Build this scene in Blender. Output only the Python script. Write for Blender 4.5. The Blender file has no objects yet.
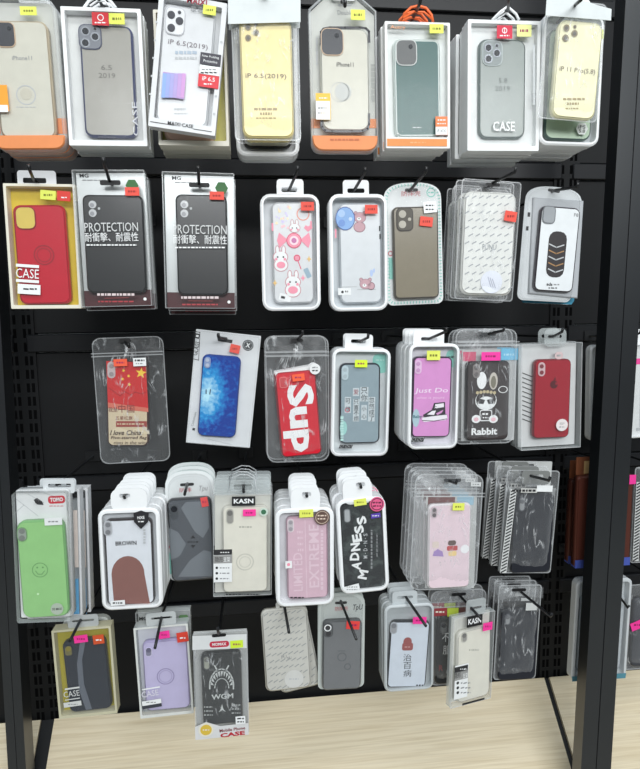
import bpy, math, random
from mathutils import Vector, Matrix, noise
random.seed(7)
SC = bpy.context.scene
COL = SC.collection
# ------------------------------------------------------------------ camera
F, CX, CY = 590.0, 320.0, 384.5
C0 = Vector((0.0, -1.2, 1.35))
ey = Vector((-65, 67.5, -590)).normalized()
ex = Vector((5406, 149.5, -590)); ex = (ex - ey * ex.dot(ey)).normalized()
ez = ex.cross(ey)
RM = Matrix((ex, ey, ez))
cd = bpy.data.cameras.new('camera'); cam = bpy.data.objects.new('camera', cd); COL.objects.link(cam)
cd.sensor_fit = 'VERTICAL'; cd.sensor_height = 36; cd.lens = F / 769 * 36
cd.clip_start = 0.01
cam.matrix_world = Matrix.Translation(C0) @ RM.to_4x4()
SC.camera = cam
SC.cycles.use_denoising = True; SC.cycles.denoising_prefilter = 'ACCURATE'

def ray(px, py):
    return RM @ Vector((px - CX, -(py - CY), -F))
def unp(px, py, d):                      # a photo point on the plane y = -d in front of the panel
    r = ray(px, py)
    return C0 + r * ((-d - C0.y) / r.y)

# ------------------------------------------------------------------ materials
def lin(v):
    v /= 255.0
    return v / 12.92 if v <= 0.04045 else ((v + 0.055) / 1.055) ** 2.4
MATS = {}
def mat(rgb, rough=0.5, spec=0.4, var=0.08, scale=60, metal=0.0, coat=0.0, name=None):
    key = (rgb, rough, spec, var, scale, metal, coat)
    if key in MATS: return MATS[key]
    m = bpy.data.materials.new(name or 'surface'); m.use_nodes = True
    nt = m.node_tree; b = nt.nodes['Principled BSDF']
    tc = nt.nodes.new('ShaderNodeTexCoord'); n = nt.nodes.new('ShaderNodeTexNoise')
    n.inputs['Scale'].default_value = scale; n.inputs['Detail'].default_value = 3
    nt.links.new(tc.outputs['Object'], n.inputs['Vector'])
    mx = nt.nodes.new('ShaderNodeMix'); mx.data_type = 'RGBA'
    c = [lin(x) for x in rgb]
    mx.inputs[6].default_value = (*[x * (1 - var) for x in c], 1)
    mx.inputs[7].default_value = (*[min(1, x * (1 + var)) for x in c], 1)
    nt.links.new(n.outputs['Fac'], mx.inputs[0]); nt.links.new(mx.outputs[2], b.inputs['Base Color'])
    b.inputs['Roughness'].default_value = rough; b.inputs['Specular IOR Level'].default_value = spec
    b.inputs['Metallic'].default_value = metal; b.inputs['Coat Weight'].default_value = coat
    MATS[key] = m
    return m
def film(name, haze, fres, wrink, rough=0.12, col=(235, 238, 240), stretch=(40, 40, 12)):
    m = bpy.data.materials.new(name); m.use_nodes = True
    nt = m.node_tree; L = nt.links.new
    b = nt.nodes['Principled BSDF']; out = nt.nodes['Material Output']
    b.inputs['Base Color'].default_value = (*[lin(x) for x in col], 1); b.inputs['Roughness'].default_value = rough
    b.inputs['Specular IOR Level'].default_value = 0.8
    tr = nt.nodes.new('ShaderNodeBsdfTransparent'); tr.inputs[0].default_value = (.97, .97, .97, 1)
    lw = nt.nodes.new('ShaderNodeLayerWeight'); lw.inputs['Blend'].default_value = 0.25
    a = nt.nodes.new('ShaderNodeMath'); a.operation = 'MULTIPLY_ADD'; a.inputs[1].default_value = fres; a.inputs[2].default_value = haze
    L(lw.outputs['Facing'], a.inputs[0])
    tc = nt.nodes.new('ShaderNodeTexCoord'); mp = nt.nodes.new('ShaderNodeMapping'); mp.inputs['Scale'].default_value = stretch
    mp.inputs['Rotation'].default_value = (0, 0.5, 0)
    n = nt.nodes.new('ShaderNodeTexNoise'); n.inputs['Scale'].default_value = 1.6; n.inputs['Detail'].default_value = 5; n.inputs['Distortion'].default_value = .7
    L(tc.outputs['Object'], mp.inputs['Vector']); L(mp.outputs[0], n.inputs['Vector'])
    d1 = nt.nodes.new('ShaderNodeMath'); d1.operation = 'SUBTRACT'; d1.inputs[1].default_value = 0.5; L(n.outputs['Fac'], d1.inputs[0])
    d2 = nt.nodes.new('ShaderNodeMath'); d2.operation = 'ABSOLUTE'; L(d1.outputs[0], d2.inputs[0])
    rp = nt.nodes.new('ShaderNodeMapRange'); rp.inputs['From Min'].default_value = 0.0; rp.inputs['From Max'].default_value = 0.022
    rp.inputs['To Min'].default_value = wrink; rp.inputs['To Max'].default_value = 0.0; L(d2.outputs[0], rp.inputs['Value'])  # bright crinkle highlights painted as whiter ridge lines in the film
    n3 = nt.nodes.new('ShaderNodeTexNoise'); n3.inputs['Scale'].default_value = 45; L(tc.outputs['Object'], n3.inputs['Vector'])
    r3 = nt.nodes.new('ShaderNodeMapRange'); r3.inputs['From Min'].default_value = 0.47; r3.inputs['From Max'].default_value = 0.62; L(n3.outputs['Fac'], r3.inputs['Value'])
    ml = nt.nodes.new('ShaderNodeMath'); ml.operation = 'MULTIPLY'; L(rp.outputs[0], ml.inputs[0]); L(r3.outputs[0], ml.inputs[1]); rp = ml
    s = nt.nodes.new('ShaderNodeMath'); s.operation = 'ADD'; s.use_clamp = True
    L(a.outputs[0], s.inputs[0]); L(rp.outputs[0], s.inputs[1])
    mx = nt.nodes.new('ShaderNodeMixShader'); L(s.outputs[0], mx.inputs[0]); L(tr.outputs[0], mx.inputs[1]); L(b.outputs[0], mx.inputs[2])
    L(mx.outputs[0], out.inputs['Surface'])
    return m
FILM_BAG = film('clear_bag_film', 0.04, 0.35, 0.42, rough=.16, stretch=(26, 26, 8))
FILM_BAG2 = film('milky_bag_film', 0.08, 0.4, 0.4, rough=.16, stretch=(28, 28, 9))
FILM_WIN = film('window_film', 0.03, 0.2, 0.0, rough=0.08)
FILM_EDGE = film('film_edge', 0.30, 0.4, 0.0)
FILM_SHELL = film('clear_shell', 0.25, 0.45, 0.0, rough=0.15)
FILM_SIDE = film('clear_box_side', 0.28, 0.4, 0.0, col=(215, 222, 222))

WHITE = mat((234, 236, 236), .45); CREAM = mat((226, 222, 206), .5); IVORY = mat((222, 220, 206), .35)
RIM = mat((240, 242, 243), .35, .5, .03); BLACK = mat((20, 20, 22), .5); INK = mat((35, 35, 38), .6)
GREY = mat((140, 142, 144), .5); PALE = mat((205, 210, 212), .4); LTGREY = mat((185, 188, 190), .5)
YEL = mat((224, 232, 100), .6); REDS = mat((232, 84, 70), .6); MAG = mat((246, 58, 156), .6); RED = mat((200, 32, 45), .5)
ORANGE = mat((226, 140, 84), .5); TEALC = mat((140, 208, 195), .55); DARKCASE = mat((44, 46, 50), .45)
SILV = mat((196, 200, 200), .3, .5, .05, 60, .3); LENS = mat((30, 32, 38), .15, .6); CHROME = mat((150, 154, 160), .25, .5, .05, 60, .4)
LIGHTINK = mat((170, 172, 170), .6); WTEXT = mat((236, 238, 238), .6, .3, .02)

# ------------------------------------------------------------------ mesh builder
def rrect(x0, z0, x1, z1, r, seg=4):
    r = max(1e-5, min(r, (x1 - x0) / 2 - 1e-6, (z1 - z0) / 2 - 1e-6)); P = []
    for cx, cz, a0 in ((x1 - r, z1 - r, 0), (x0 + r, z1 - r, 90), (x0 + r, z0 + r, 180), (x1 - r, z0 + r, 270)):
        for k in range(seg + 1):
            a = math.radians(a0 + 90 * k / seg); P.append((cx + r * math.cos(a), cz + r * math.sin(a)))
    return P
def archshape(x0, z0, x1, z1, r, ha, seg=4, n=14):
    P = []
    cx, rx = (x0 + x1) / 2, (x1 - x0) / 2
    for k in range(n + 1):
        a = math.pi * k / n
        P.append((cx + rx * math.copysign(abs(math.cos(a)) ** .75, math.cos(a)), z1 - ha + ha * math.sin(a) ** .75 if 0 < k < n else z1 - ha))
    for ccx, a0 in ((x0 + r, 180), (x1 - r, 270)):
        for k in range(seg + 1):
            a = math.radians(a0 + 90 * k / seg); P.append((ccx + r * math.cos(a), z0 + r + r * math.sin(a)))
    return P
def inset(P, i):
    if not i: return P
    xs = [p[0] for p in P]; zs = [p[1] for p in P]
    cx, cz = (min(xs) + max(xs)) / 2, (min(zs) + max(zs)) / 2
    w, h = max(xs) - min(xs), max(zs) - min(zs)
    return [(cx + (x - cx) * (1 - 2 * i / w), cz + (z - cz) * (1 - 2 * i / h)) for x, z in P]

class MB:
    def __init__(s): s.v = []; s.f = []; s.fm = []; s.mats = []; s.sm = []
    def mi(s, m):
        if m not in s.mats: s.mats.append(m)
        return s.mats.index(m)
    def face(s, pts, m, smooth=False):
        b = len(s.v); s.v.extend(pts); s.f.append(tuple(range(b, b + len(pts)))); s.fm.append(s.mi(m)); s.sm.append(smooth)
    def flat(s, P, y, m): s.face([(x, y, z) for x, z in P], m)
    def loft(s, loops, m, smooth=False, cap0=None, cap1=None, close=False):   # loops: list of [(x,y,z)..]
        n = len(loops[0]); b = len(s.v); k = s.mi(m)
        for lp in loops: s.v.extend(lp)
        L = len(loops)
        for i in range(L if close else L - 1):
            for j in range(n):
                a, c = b + i * n, b + ((i + 1) % L) * n
                s.f.append((a + j, a + (j + 1) % n, c + (j + 1) % n, c + j)); s.fm.append(k); s.sm.append(smooth)
        if cap0 is not None: s.f.append(tuple(b + j for j in range(n))); s.fm.append(s.mi(cap0)); s.sm.append(False)
        if cap1 is not None: s.f.append(tuple(b + (L - 1) * n + j for j in range(n))); s.fm.append(s.mi(cap1)); s.sm.append(False)
    def slab(s, P, y0, y1, m, bev=0.0, front=None):
        lv = [(bev, y0), (bev * .3, y0 + bev * .35), (0, y0 + bev), (0, y1)] if bev else [(0, y0), (0, y1)]
        s.loft([[(x, y, z) for x, z in inset(P, i)] for i, y in lv], m, bool(bev), front or m, m)
    def ring(s, Po, Pi, y0, y1, m, bev=0.0, yin=None):
        yi = y1 if yin is None else yin
        lp = [(Pi, yi), (Pi, y0)] + ([(inset(Po, bev), y0), (Po, y0 + bev)] if bev else [(Po, y0)]) + [(Po, y1)]
        s.loft([[(x, y, z) for x, z in P] for P, y in lp], m, False)
    def box(s, a, b, m):
        x0, y0, z0 = a; x1, y1, z1 = b
        s.loft([[(x0, y0, z0), (x1, y0, z0), (x1, y0, z1), (x0, y0, z1)], [(x0, y1, z0), (x1, y1, z0), (x1, y1, z1), (x0, y1, z1)]], m, False, m, m)
    def tube(s, pts, r, m, n=8):
        loops = []
        for i, p in enumerate(pts):
            t = (pts[min(i + 1, len(pts) - 1)] - pts[max(i - 1, 0)]).normalized()
            u = t.cross(Vector((0, 0, 1)) if abs(t.z) < .9 else Vector((1, 0, 0))).normalized(); w = t.cross(u)
            loops.append([tuple(p + (u * math.cos(2 * math.pi * k / n) + w * math.sin(2 * math.pi * k / n)) * r) for k in range(n)])
        s.loft(loops, m, True, m, m)
    def build(s, name, parent=None):
        me = bpy.data.meshes.new(name)
        me.from_pydata([tuple(v) for v in s.v], [], s.f)
        for m in s.mats: me.materials.append(m)
        me.polygons.foreach_set('material_index', s.fm); me.polygons.foreach_set('use_smooth', s.sm)
        me.update()
        o = bpy.data.objects.new(name, me); COL.objects.link(o)
        if parent is not None: o.parent = parent
        return o

_TX = {}
def textgeo(t, bold):
    k = (t, bold)
    if k not in _TX:
        c = bpy.data.curves.new('t', 'FONT'); c.body = t; c.resolution_u = 2; c.offset = bold
        o = bpy.data.objects.new('t', c); COL.objects.link(o)
        dg = bpy.context.evaluated_depsgraph_get(); ev = o.evaluated_get(dg); me = ev.to_mesh()
        v = [(p.co.x, p.co.y) for p in me.vertices]; f = [tuple(p.vertices) for p in me.polygons]
        ev.to_mesh_clear(); bpy.data.objects.remove(o); bpy.data.curves.remove(c)
        x0, x1 = min(p[0] for p in v), max(p[0] for p in v); z0, z1 = min(p[1] for p in v), max(p[1] for p in v)
        v = [((x - (x0 + x1) / 2) / (x1 - x0), (z - (z0 + z1) / 2) / (z1 - z0)) for x, z in v]
        _TX[k] = (v, f)
    return _TX[k]
def props(o, label=None, cat=None, group=None, kind=None):
    if label: o['label'] = label
    if cat: o['category'] = cat
    if group: o['group'] = group
    if kind: o['kind'] = kind

USED = {}
class Pack:
    """one hanging pack; every measure is taken in photo pixels and carried onto the pack's own plane"""
    def __init__(s, name, label, quad, d, group=None, upright=False):
        ds = d if isinstance(d, tuple) else (d,) * 4
        TL, TR, BR, BL = [unp(*p, dd) for p, dd in zip(quad, ds)]
        X = ((TR - TL).normalized() + (BR - BL).normalized()).normalized()
        Z = ((TL - BL).normalized() + (TR - BR).normalized()).normalized(); N = Z.cross(X).normalized()
        X = N.cross(Z).normalized() if upright else (X + N.cross(Z)).normalized(); Z = X.cross(N)
        Y = Z.cross(X)
        s.W = ((TR - TL).length + (BR - BL).length) / 2; s.H = ((TL - BL).length + (TR - BR).length) / 2
        c = (TL + TR + BR + BL) / 4
        s.M = Matrix((X, Y, Z)).transposed().to_4x4(); s.M.translation = c - Z * s.H / 2
        s.Mi = s.M.inverted(); s.co = s.Mi @ C0
        wp = (math.dist(quad[0], quad[1]) + math.dist(quad[3], quad[2])) / 2
        s.k = s.W / wp; s.q = quad
        r = bpy.data.objects.new(name, None); COL.objects.link(r); r.matrix_world = s.M; r.empty_display_size = .02
        props(r, label, 'phone case', group); s.root = r; s.group = group
        s.rot0 = 0.0; s.d = sum(ds) / 4
        s.x0, s.x1, s.z0, s.z1 = -s.W / 2, s.W / 2, 0.0, s.H
        s.yc = 0.004; s.tw = 0.02
    def L(s, px, py, y=0.0):
        r = s.Mi.to_3x3() @ ray(px, py)
        p = s.co + r * ((y - s.co.y) / r.y)
        return p.x, p.z
    def xf(s, P, cx, cz, rot):
        a = math.radians(rot); c, n = math.cos(a), math.sin(a)
        return [(cx + x * c - z * n, cz + x * n + z * c) for x, z in P]
    def P_rect(s, x0, y0, x1, y1, y=0.0, r=0.0, rot=None):
        cx, cz = s.L((x0 + x1) / 2, (y0 + y1) / 2, y); w, h = (x1 - x0) * s.k / 2, (y1 - y0) * s.k / 2
        P = rrect(-w, -h, w, h, r * s.k, 3) if r else [(-w, -h), (w, -h), (w, h), (-w, h)]
        return s.xf(P, cx, cz, s.rot0 if rot is None else rot)
    def rect(s, mb, x0, y0, x1, y1, m, y=0.0, r=0.0, rot=None): mb.flat(s.P_rect(x0, y0, x1, y1, y, r, rot), y, m)
    def poly(s, mb, pts, m, y=0.0): mb.flat([s.L(*p, y) for p in pts], y, m)
    def disc(s, mb, cx, cy, r, m, y=0.0, rx=None, ring=None, n=18):
        x, z = s.L(cx, cy, y); a = (rx or r) * s.k; b = r * s.k
        P = [(x + a * math.cos(2 * math.pi * i / n), z + b * math.sin(2 * math.pi * i / n)) for i in range(n)]
        if ring:
            q = 1 - ring / r
            mb.loft([[(px, y, pz) for px, pz in P], [(x + (px - x) * q, y, z + (pz - z) * q) for px, pz in P]], m)
        else: mb.flat(P, y, m)
    def line(s, mb, pts, w, m, y=0.0):
        for a, b in zip(pts, pts[1:]):
            A, B = Vector(s.L(*a, y)), Vector(s.L(*b, y)); t = (B - A)
            if t.length < 1e-6: continue
            t.normalize(); nn = Vector((-t.y, t.x)) * w * s.k / 2; t *= w * s.k * .3
            mb.flat([tuple(A - t + nn), tuple(A - t - nn), tuple(B + t - nn), tuple(B + t + nn)], y, m)
    def txt(s, mb, t, cx, cy, w, h, m, y=0.0, rot=0.0, bold=0.0, shear=0.0):
        v, f = textgeo(t, 0.0 if any(ord(c) > 0x2e80 for c in t) else bold * .7); x, z = s.L(cx, cy, y)
        P = s.xf([((a + b * shear * h / w) * w * s.k, b * h * s.k) for a, b in v], x, z, rot + s.rot0)
        b0 = len(mb.v); mb.v.extend((px, y, pz) for px, pz in P); k = mb.mi(m)
        for g in f: mb.f.append(tuple(b0 + i for i in g)); mb.fm.append(k); mb.sm.append(False)
    def dashes(s, mb, cx, cy, w, m, y, h=1.2, n=5, rot=0):
        """a line of writing too small to read in the photo: unequal dashes"""
        u = -w / 2; rr = random.Random(int(cx * 13 + cy * 7)); a = math.radians(rot)
        while u < w / 2:
            l = min(rr.uniform(.5, 1.3) * w / n, w / 2 - u)
            mx_, my_ = cx + (u + l / 2) * math.cos(a), cy - (u + l / 2) * math.sin(a)
            if rot == 90: s.rect(mb, mx_ - h / 2, my_ - l / 2 + .2, mx_ + h / 2, my_ + l / 2 - .2, m, y)
            else: s.rect(mb, mx_ - l / 2 + .2, my_ - h / 2, mx_ + l / 2 - .2, my_ + h / 2, m, y)
            u += l + .5
    # ---- parts
    def sticker(s, x0, y0, x1, y1, m, y=-.0025, r=0, name='price_sticker', deco=None, rot=None, label=None):
        mb = MB(); mb.slab(s.P_rect(x0, y0, x1, y1, y, r, rot), y, y + .0004, m)
        cx, cy, w, h = (x0 + x1) / 2, (y0 + y1) / 2, x1 - x0, y1 - y0
        if deco == 'price':
            dk = mat((120, 118, 40), .6) if m is YEL else mat((150, 40, 36), .6) if m is REDS else mat((150, 30, 90), .6)
            s.dashes(mb, cx, cy, w * .6, dk, y - .0002, h=max(1.0, h * .22), n=4)
        elif deco: deco(mb, y - .0002)
        o = mb.build(name, s.root)
        if label: o['label'] = label
        return o
    def rsticker(s, cx, cy, r, m, y=-.0025, name='round_sticker', deco=None, n=18):
        mb = MB(); x, z = s.L(cx, cy, y); k = r * s.k
        mb.slab([(x + k * math.cos(2 * math.pi * i / n), z + k * math.sin(2 * math.pi * i / n)) for i in range(n)], y, y + .0004, m)
        if deco: deco(mb, y - .0002)
        return mb.build(name, s.root)
    def case(s, q, m, r=7, border=None, bw=1.3, y=None, t=.009, gfx=None, own_rot=True, bev=.0022):
        y = s.yc if y is None else y
        TL, TR, BR, BL = [Vector(s.L(*p, y)) for p in q]
        c = (TL + TR + BR + BL) / 4; W = ((TR - TL).length + (BR - BL).length) / 2; H = ((TL - BL).length + (TR - BR).length) / 2
        a = ((TR - TL) + (BR - BL)); up = (TL - BL) + (TR - BR)
        rot = (math.degrees(math.atan2(a.y, a.x)) + math.degrees(math.atan2(-up.x, up.y))) / 2 if own_rot else 0
        mb = MB(); sh = lambda i: s.xf(rrect(-W / 2 + i, -H / 2 + i, W / 2 - i, H / 2 - i, r * s.k - i), c.x, c.y, rot)
        mb.slab(sh(0), y, y + t, border or m, bev)
        if border: mb.flat(sh(bw * s.k + bev * .3), y - .0002, m)
        s.rot0 = rot; s.cy = y - .0002
        if gfx: gfx(mb, y - .0005)
        o = mb.build('phone_case', s.root); s.caseo = o
        return o
    def cam(s, x0, y0, x1, y1, kind, body=None, rim=None, lens=None, r=None, y=None):
        """camera cut-out or camera bump of the case"""
        y = (s.cy - .0012) if y is None else y; mb = MB()
        w, h = x1 - x0, y1 - y0; r = r or min(w, h) * .28
        body = body or mat((70, 72, 76), .3); rim = rim or body; lens = lens or LENS
        Po = s.P_rect(x0, y0, x1, y1, y, r); Pi = s.P_rect(x0 + .9, y0 + .9, x1 - .9, y1 - .9, y, max(r - .9, .3))
        mb.slab(Po, y, y + .002, rim); mb.flat(Pi, y - .0003, body)
        yy = y - .0008
        def lz(u, v, k):
            cx, cy = s.L(x0 + u * w, y0 + v * h, yy)
            for rr_, mm, dy in ((k, CHROME if kind == 'ring3' else lens, 0), (k * .72, lens, -.0003)):
                P = [(cx + rr_ * s.k * math.cos(2 * math.pi * i / 14), cz_ + rr_ * s.k * math.sin(2 * math.pi * i / 14)) for cz_ in (cy,) for i in range(14)]
                mb.flat(P, yy + dy, mm)
        k = min(w, h) * .2
        if kind in ('three', 'ring3'):
            for u, v in ((.3, .27), (.3, .75), (.72, .5)): lz(u, v, k)
            lz(.72, .18, k * .45)
        elif kind == 'two':
            for v in (.27, .73): lz(.36, v, k * 1.1)
            lz(.78, .5, k * .5)
        elif kind == 'pill':
            lz(.5, .28, w * .3); lz(.5, .74, w * .3)
        elif kind == 'one': lz(.5, .3, w * .36)
        elif kind == 'dot': lz(.7, .25, k * .5)
        return mb.build('camera_cutout', s.caseo)
    def tab(s, x0, y0, x1, y1, m, slot=None, r=3, y=.004, t=.0012, name='hang_tab'):
        mb = MB(); cx, cz = s.L((x0 + x1) / 2, (y0 + y1) / 2, y); w, h = (x1 - x0) * s.k, (y1 - y0) * s.k
        Po = rrect(cx - w / 2, cz - h / 2, cx + w / 2, cz + h / 2, r * s.k, 4)
        sl = slot or ((x0 + x1) / 2 - (x1 - x0) * .3, y0 + (y1 - y0) * .35, (x0 + x1) / 2 + (x1 - x0) * .3, y0 + (y1 - y0) * .68)
        a, b = s.L(sl[0], sl[3], y), s.L(sl[2], sl[1], y)
        Pi = rrect(a[0], a[1], b[0], b[1], 1.5 * s.k, 4)
        lp = lambda P, yy: [(x, yy, z) for x, z in P]
        mb.loft([lp(Pi, y + t), lp(Pi, y), lp(Po, y), lp(Po, y + t)], m, close=True)
        return mb.build(name, s.root)
    def loop(s, pts, m, w=1.6, y=.006):
        """a wire or plastic hanging loop"""
        mb = MB(); mb.tube([Vector((s.L(*p, y)[0], y, s.L(*p, y)[1])) for p in pts], w * s.k / 2, m, 6)
        return mb.build('hang_tab', s.root)
    # ---- package bodies
    def carton(s, m, inner, t=.022, fr=3.0, side=None, gfx=None, bottom=None, window=True, name='carton'):
        mb = MB(); f = fr * s.k; b = (bottom or fr) * s.k
        Po = rrect(s.x0, s.z0, s.x1, s.z1, .0012, 2); Pi = rrect(s.x0 + f, s.z0 + b, s.x1 - f, s.z1 - f, .0015, 2)
        mb.ring(Po, Pi, 0, t, side or m, 0, t * .75)
        if side: mb.loft([[(x, -.0003, z) for x, z in Po], [(x, -.0003, z) for x, z in Pi]], m)
        mb.flat([(s.x0, s.z0), (s.x1, s.z0), (s.x1, s.z1), (s.x0, s.z1)], t, side or m)
        mb.flat(Pi, t * .74, inner)
        if gfx: gfx(mb, -.0006)
        o = mb.build(name, s.root); s.tw = t
        if window:
            wb = MB(); wb.flat(Pi, .0006, FILM_WIN); wb.build('window', s.root)
        return o
    def clearbox(s, card, t=.02, ins=3.0, gfx=None, m=None):
        mb = MB(); Po = rrect(s.x0, s.z0, s.x1, s.z1, .001, 2)
        i = ins * s.k; mb.slab(rrect(s.x0 + i, s.z0 + i, s.x1 - i, s.z1 - i, .001, 2), t * .8, t * .85, card)
        if gfx: gfx(mb, t * .8 - .0004)
        mb.build('backing_card', s.root)
        b = MB(); b.loft([[(x, y, z) for x, z in Po] for y in (0, t)], m or FILM_SIDE, False, FILM_WIN, None)
        e = .0011
        b.ring(Po, inset(Po, e), -.0003, .0006, FILM_EDGE)
        s.tw = t
        return b.build('clear_box', s.root)
    def blister(s, r=9, rim=2.6, t=.02, m=None, floor=None, gfx=None, cover=True, rb=None):
        m = m or RIM; mb = MB(); i = rim * s.k
        Po = rrect(s.x0, s.z0, s.x1, s.z1, r * s.k); Pi = rrect(s.x0 + i, s.z0 + i, s.x1 - i, s.z1 - i, max(r - rim, 1.5) * s.k)
        mb.ring(Po, Pi, -.002, t, m, .0022, t * .8)
        mb.flat(Pi, t * .8, floor or m); mb.flat(Po, t, m)
        if gfx: gfx(mb, t * .8 - .0004)
        o = mb.build('tray', s.root); s.tw = t + .002
        if cover:
            c = MB(); c.flat(Pi, -.0004, FILM_WIN); c.build('clear_cover', s.root)
        return o
    def bag(s, r=6, m=None, amp=.0022, y=-.001, yb=.014, nx=26, nz=44, seed=0, zipy=None, rb=None, foot=None, hole=None, name='bag'):
        mb = MB(); m = m or FILM_BAG; R = r * s.k; W, H = s.W, s.H
        def hw(z):
            e = min(z, H - z)
            return W / 2 - (0 if e >= R else R - math.sqrt(max(0, R * R - (R - e) ** 2)))
        for side in (0, 1):
            b = len(mb.v); k = mb.mi(m)
            for j in range(nz + 1):
                z = H * j / nz; w = hw(z)
                for i2 in range(nx + 1):
                    u = i2 / nx; x = -w + 2 * w * u
                    bulge = min(1, 6 * min(u, 1 - u)) * min(1, 7 * min(j / nz, 1 - j / nz))
                    if side == 0:
                        nn = .3 + .9 * noise.noise(Vector((x * 55 + seed, z * 28, seed * 1.7))) - 1.3 * max(0, .25 - abs(noise.noise(Vector((x * 90 + z * 40, z * 55 - x * 30, seed + 5)))))
                        yy = y * bulge + (1 - bulge) * yb * .5 + amp * (nn - .3)
                        yy = min(yy, yb * .5)
                    else: yy = yb * .5 + (yb * .5) * bulge
                    mb.v.append((x, yy, z))
            n1 = nx + 1
            for j in range(nz):
                for i2 in range(nx):
                    a = b + j * n1 + i2; mb.f.append((a, a + 1, a + n1 + 1, a + n1)); mb.fm.append(k); mb.sm.append(True)
        Po = rrect(-W / 2, 0, W / 2, H, R); mb.ring(Po, inset(Po, .9 * s.k), yb * .5 - .0004, yb * .5 + .0004, FILM_EDGE)
        if zipy:
            for zz in zipy:
                _, z = s.L((zz[0] + zz[2]) / 2, (zz[1] + zz[3]) / 2, y - .003); h = .6 * s.k; w = hw(z) - .0004; mb.flat([(-w, z - h), (w, z - h), (w, z + h), (-w, z + h)], y - .003, FILM_EDGE)
        s.tw = yb + .002
        return mb.build(name, s.root)
    def shell(s, P, m, t=.018, bev=.003, name='clear_shell'):
        mb = MB(); mb.slab(P, 0, t, m, bev); s.tw = t; return mb.build(name, s.root)
    def card(s, P, m, y=.012, t=.0012, gfx=None, edge=None, name='card'):
        mb = MB(); mb.slab(P, y, y + t, edge or m, 0, m)
        if edge: mb.flat(inset(P, 1.2 * s.k), y - .0003, m)
        if gfx: gfx(mb, y - .0006)
        s.tw = y + t
        return mb.build(name, s.root)
    # ---- repeats behind it
    def stack(s, n, label, pitch=None, jit=.002, dx=0, dz=0, rot=.6, seed=0):
        rr = random.Random(seed); pitch = pitch or s.tw + .0025
        words = ['second', 'third', 'fourth', 'fifth', 'sixth']
        if s.group is None: s.group = label.split(' behind')[0] + ' stack'; s.root['group'] = s.group
        for i in range(n):
            c = copy_tree(s.root)
            M = s.M.copy(); M.translation += Vector((rr.uniform(-jit, jit) + dx * (i + 1), pitch * (i + 1), rr.uniform(-jit, jit) + dz * (i + 1)))
            c.matrix_world = M @ Matrix.Rotation(math.radians(rr.uniform(-rot, rot)), 4, 'Y')
            c['label'] = words[i] + ' ' + label
    def hook(s, slot, tip, label, y=None, ext=.05, base=None, r=.0023, bend=True):
        mb = MB(); d = s.d
        A = unp(*slot, d - .004); T = unp(*tip, d + ext)
        B = Vector((A.x, 0, A.z - .004))
        if base: B = unp(*base, 0)
        pts = [B + Vector((0, -.004, 0)), B.lerp(A, .5), A, A.lerp(T, .5), T]
        if bend: pts.append(T + Vector((0, -.003, .006)))
        mb.tube(pts, r, BLACKMETAL, 8)
        mb.box((B.x - .014, -.0065, B.z - .010), (B.x + .014, -.004, B.z + .010), BLACKMETAL)
        o = mb.build('display_hook', None); props(o, label, 'hook', 'black prong hooks on the display rack')
        return o
def copy_tree(o, parent=None):
    c = o.copy(); COL.objects.link(c); c.parent = parent
    if parent is not None: c.matrix_parent_inverse = o.matrix_parent_inverse.copy()
    for ch in o.children: copy_tree(ch, c)
    return c
BLACKMETAL = mat((24, 25, 27), .35, .5, .05)
# ------------------------------------------------------------------ room, rack, light
def zw(y, x=300): return unp(x, y, 0).z
PANEL = mat((19, 20, 22), .5, .3, .15, 25); BAR = mat((27, 28, 31), .42, .35, .15, 25); HOLE = mat((5, 5, 6), .9, .1)
POST = mat((24, 27, 30), .3, 1.0, .12, 30); POSTSIDE = mat((56, 53, 48), .5, .4, .1, 30)
def wood():
    m = bpy.data.materials.new('pale_wood'); m.use_nodes = True; nt = m.node_tree; L = nt.links.new; b = nt.nodes['Principled BSDF']
    tc = nt.nodes.new('ShaderNodeTexCoord'); mp = nt.nodes.new('ShaderNodeMapping'); mp.inputs['Scale'].default_value = (2.6, 95, 95)
    n = nt.nodes.new('ShaderNodeTexNoise'); n.inputs['Scale'].default_value = 2.2; n.inputs['Detail'].default_value = 6; n.inputs['Distortion'].default_value = .6
    mp2 = nt.nodes.new('ShaderNodeMapping'); mp2.inputs['Scale'].default_value = (2, 120, 120); n2 = nt.nodes.new('ShaderNodeTexNoise'); n2.inputs['Scale'].default_value = 3
    L(tc.outputs['Object'], mp.inputs[0]); L(mp.outputs[0], n.inputs['Vector']); L(tc.outputs['Object'], mp2.inputs[0]); L(mp2.outputs[0], n2.inputs['Vector'])
    r = nt.nodes.new('ShaderNodeValToRGB'); e = r.color_ramp.elements
    e[0].position = .25; e[0].color = (lin(216), lin(197), lin(160), 1); e[1].position = .6; e[1].color = (lin(238), lin(223), lin(192), 1)
    mx = nt.nodes.new('ShaderNodeMix'); mx.data_type = 'RGBA'; mx.blend_type = 'MULTIPLY'; mx.inputs[0].default_value = .12
    L(n.outputs['Fac'], r.inputs[0]); L(r.outputs[0], mx.inputs[6]); L(n2.outputs['Fac'], mx.inputs[7]); L(mx.outputs[2], b.inputs['Base Color'])
    b.inputs['Roughness'].default_value = .45
    return m
WOOD = wood()
ZD = zw(697)                                   # where the wooden deck meets the back panel
XU = (unp(26, 420, 0).x, unp(567, 172, 0).x)   # uprights of the bay
rack = bpy.data.objects.new('display_rack', None); COL.objects.link(rack); rack.location = (0.08, 0, 0)
props(rack, 'black metal display rack with hook rails, perforated uprights and a pale wooden sloping deck', 'display rack')
def onrack(mb, name, label=None):
    o = mb.build(name, None); o.parent = rack; o.matrix_parent_inverse = Matrix.Translation((-0.08, 0, 0))
    if label: o['label'] = label
    return o
rails = [(-12, 6), (160, 177), (330, 347), (467, 481), (596, 610)]
ends = [-1.0, XU[0] + .0, XU[1] - .0, 1.5]
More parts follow.
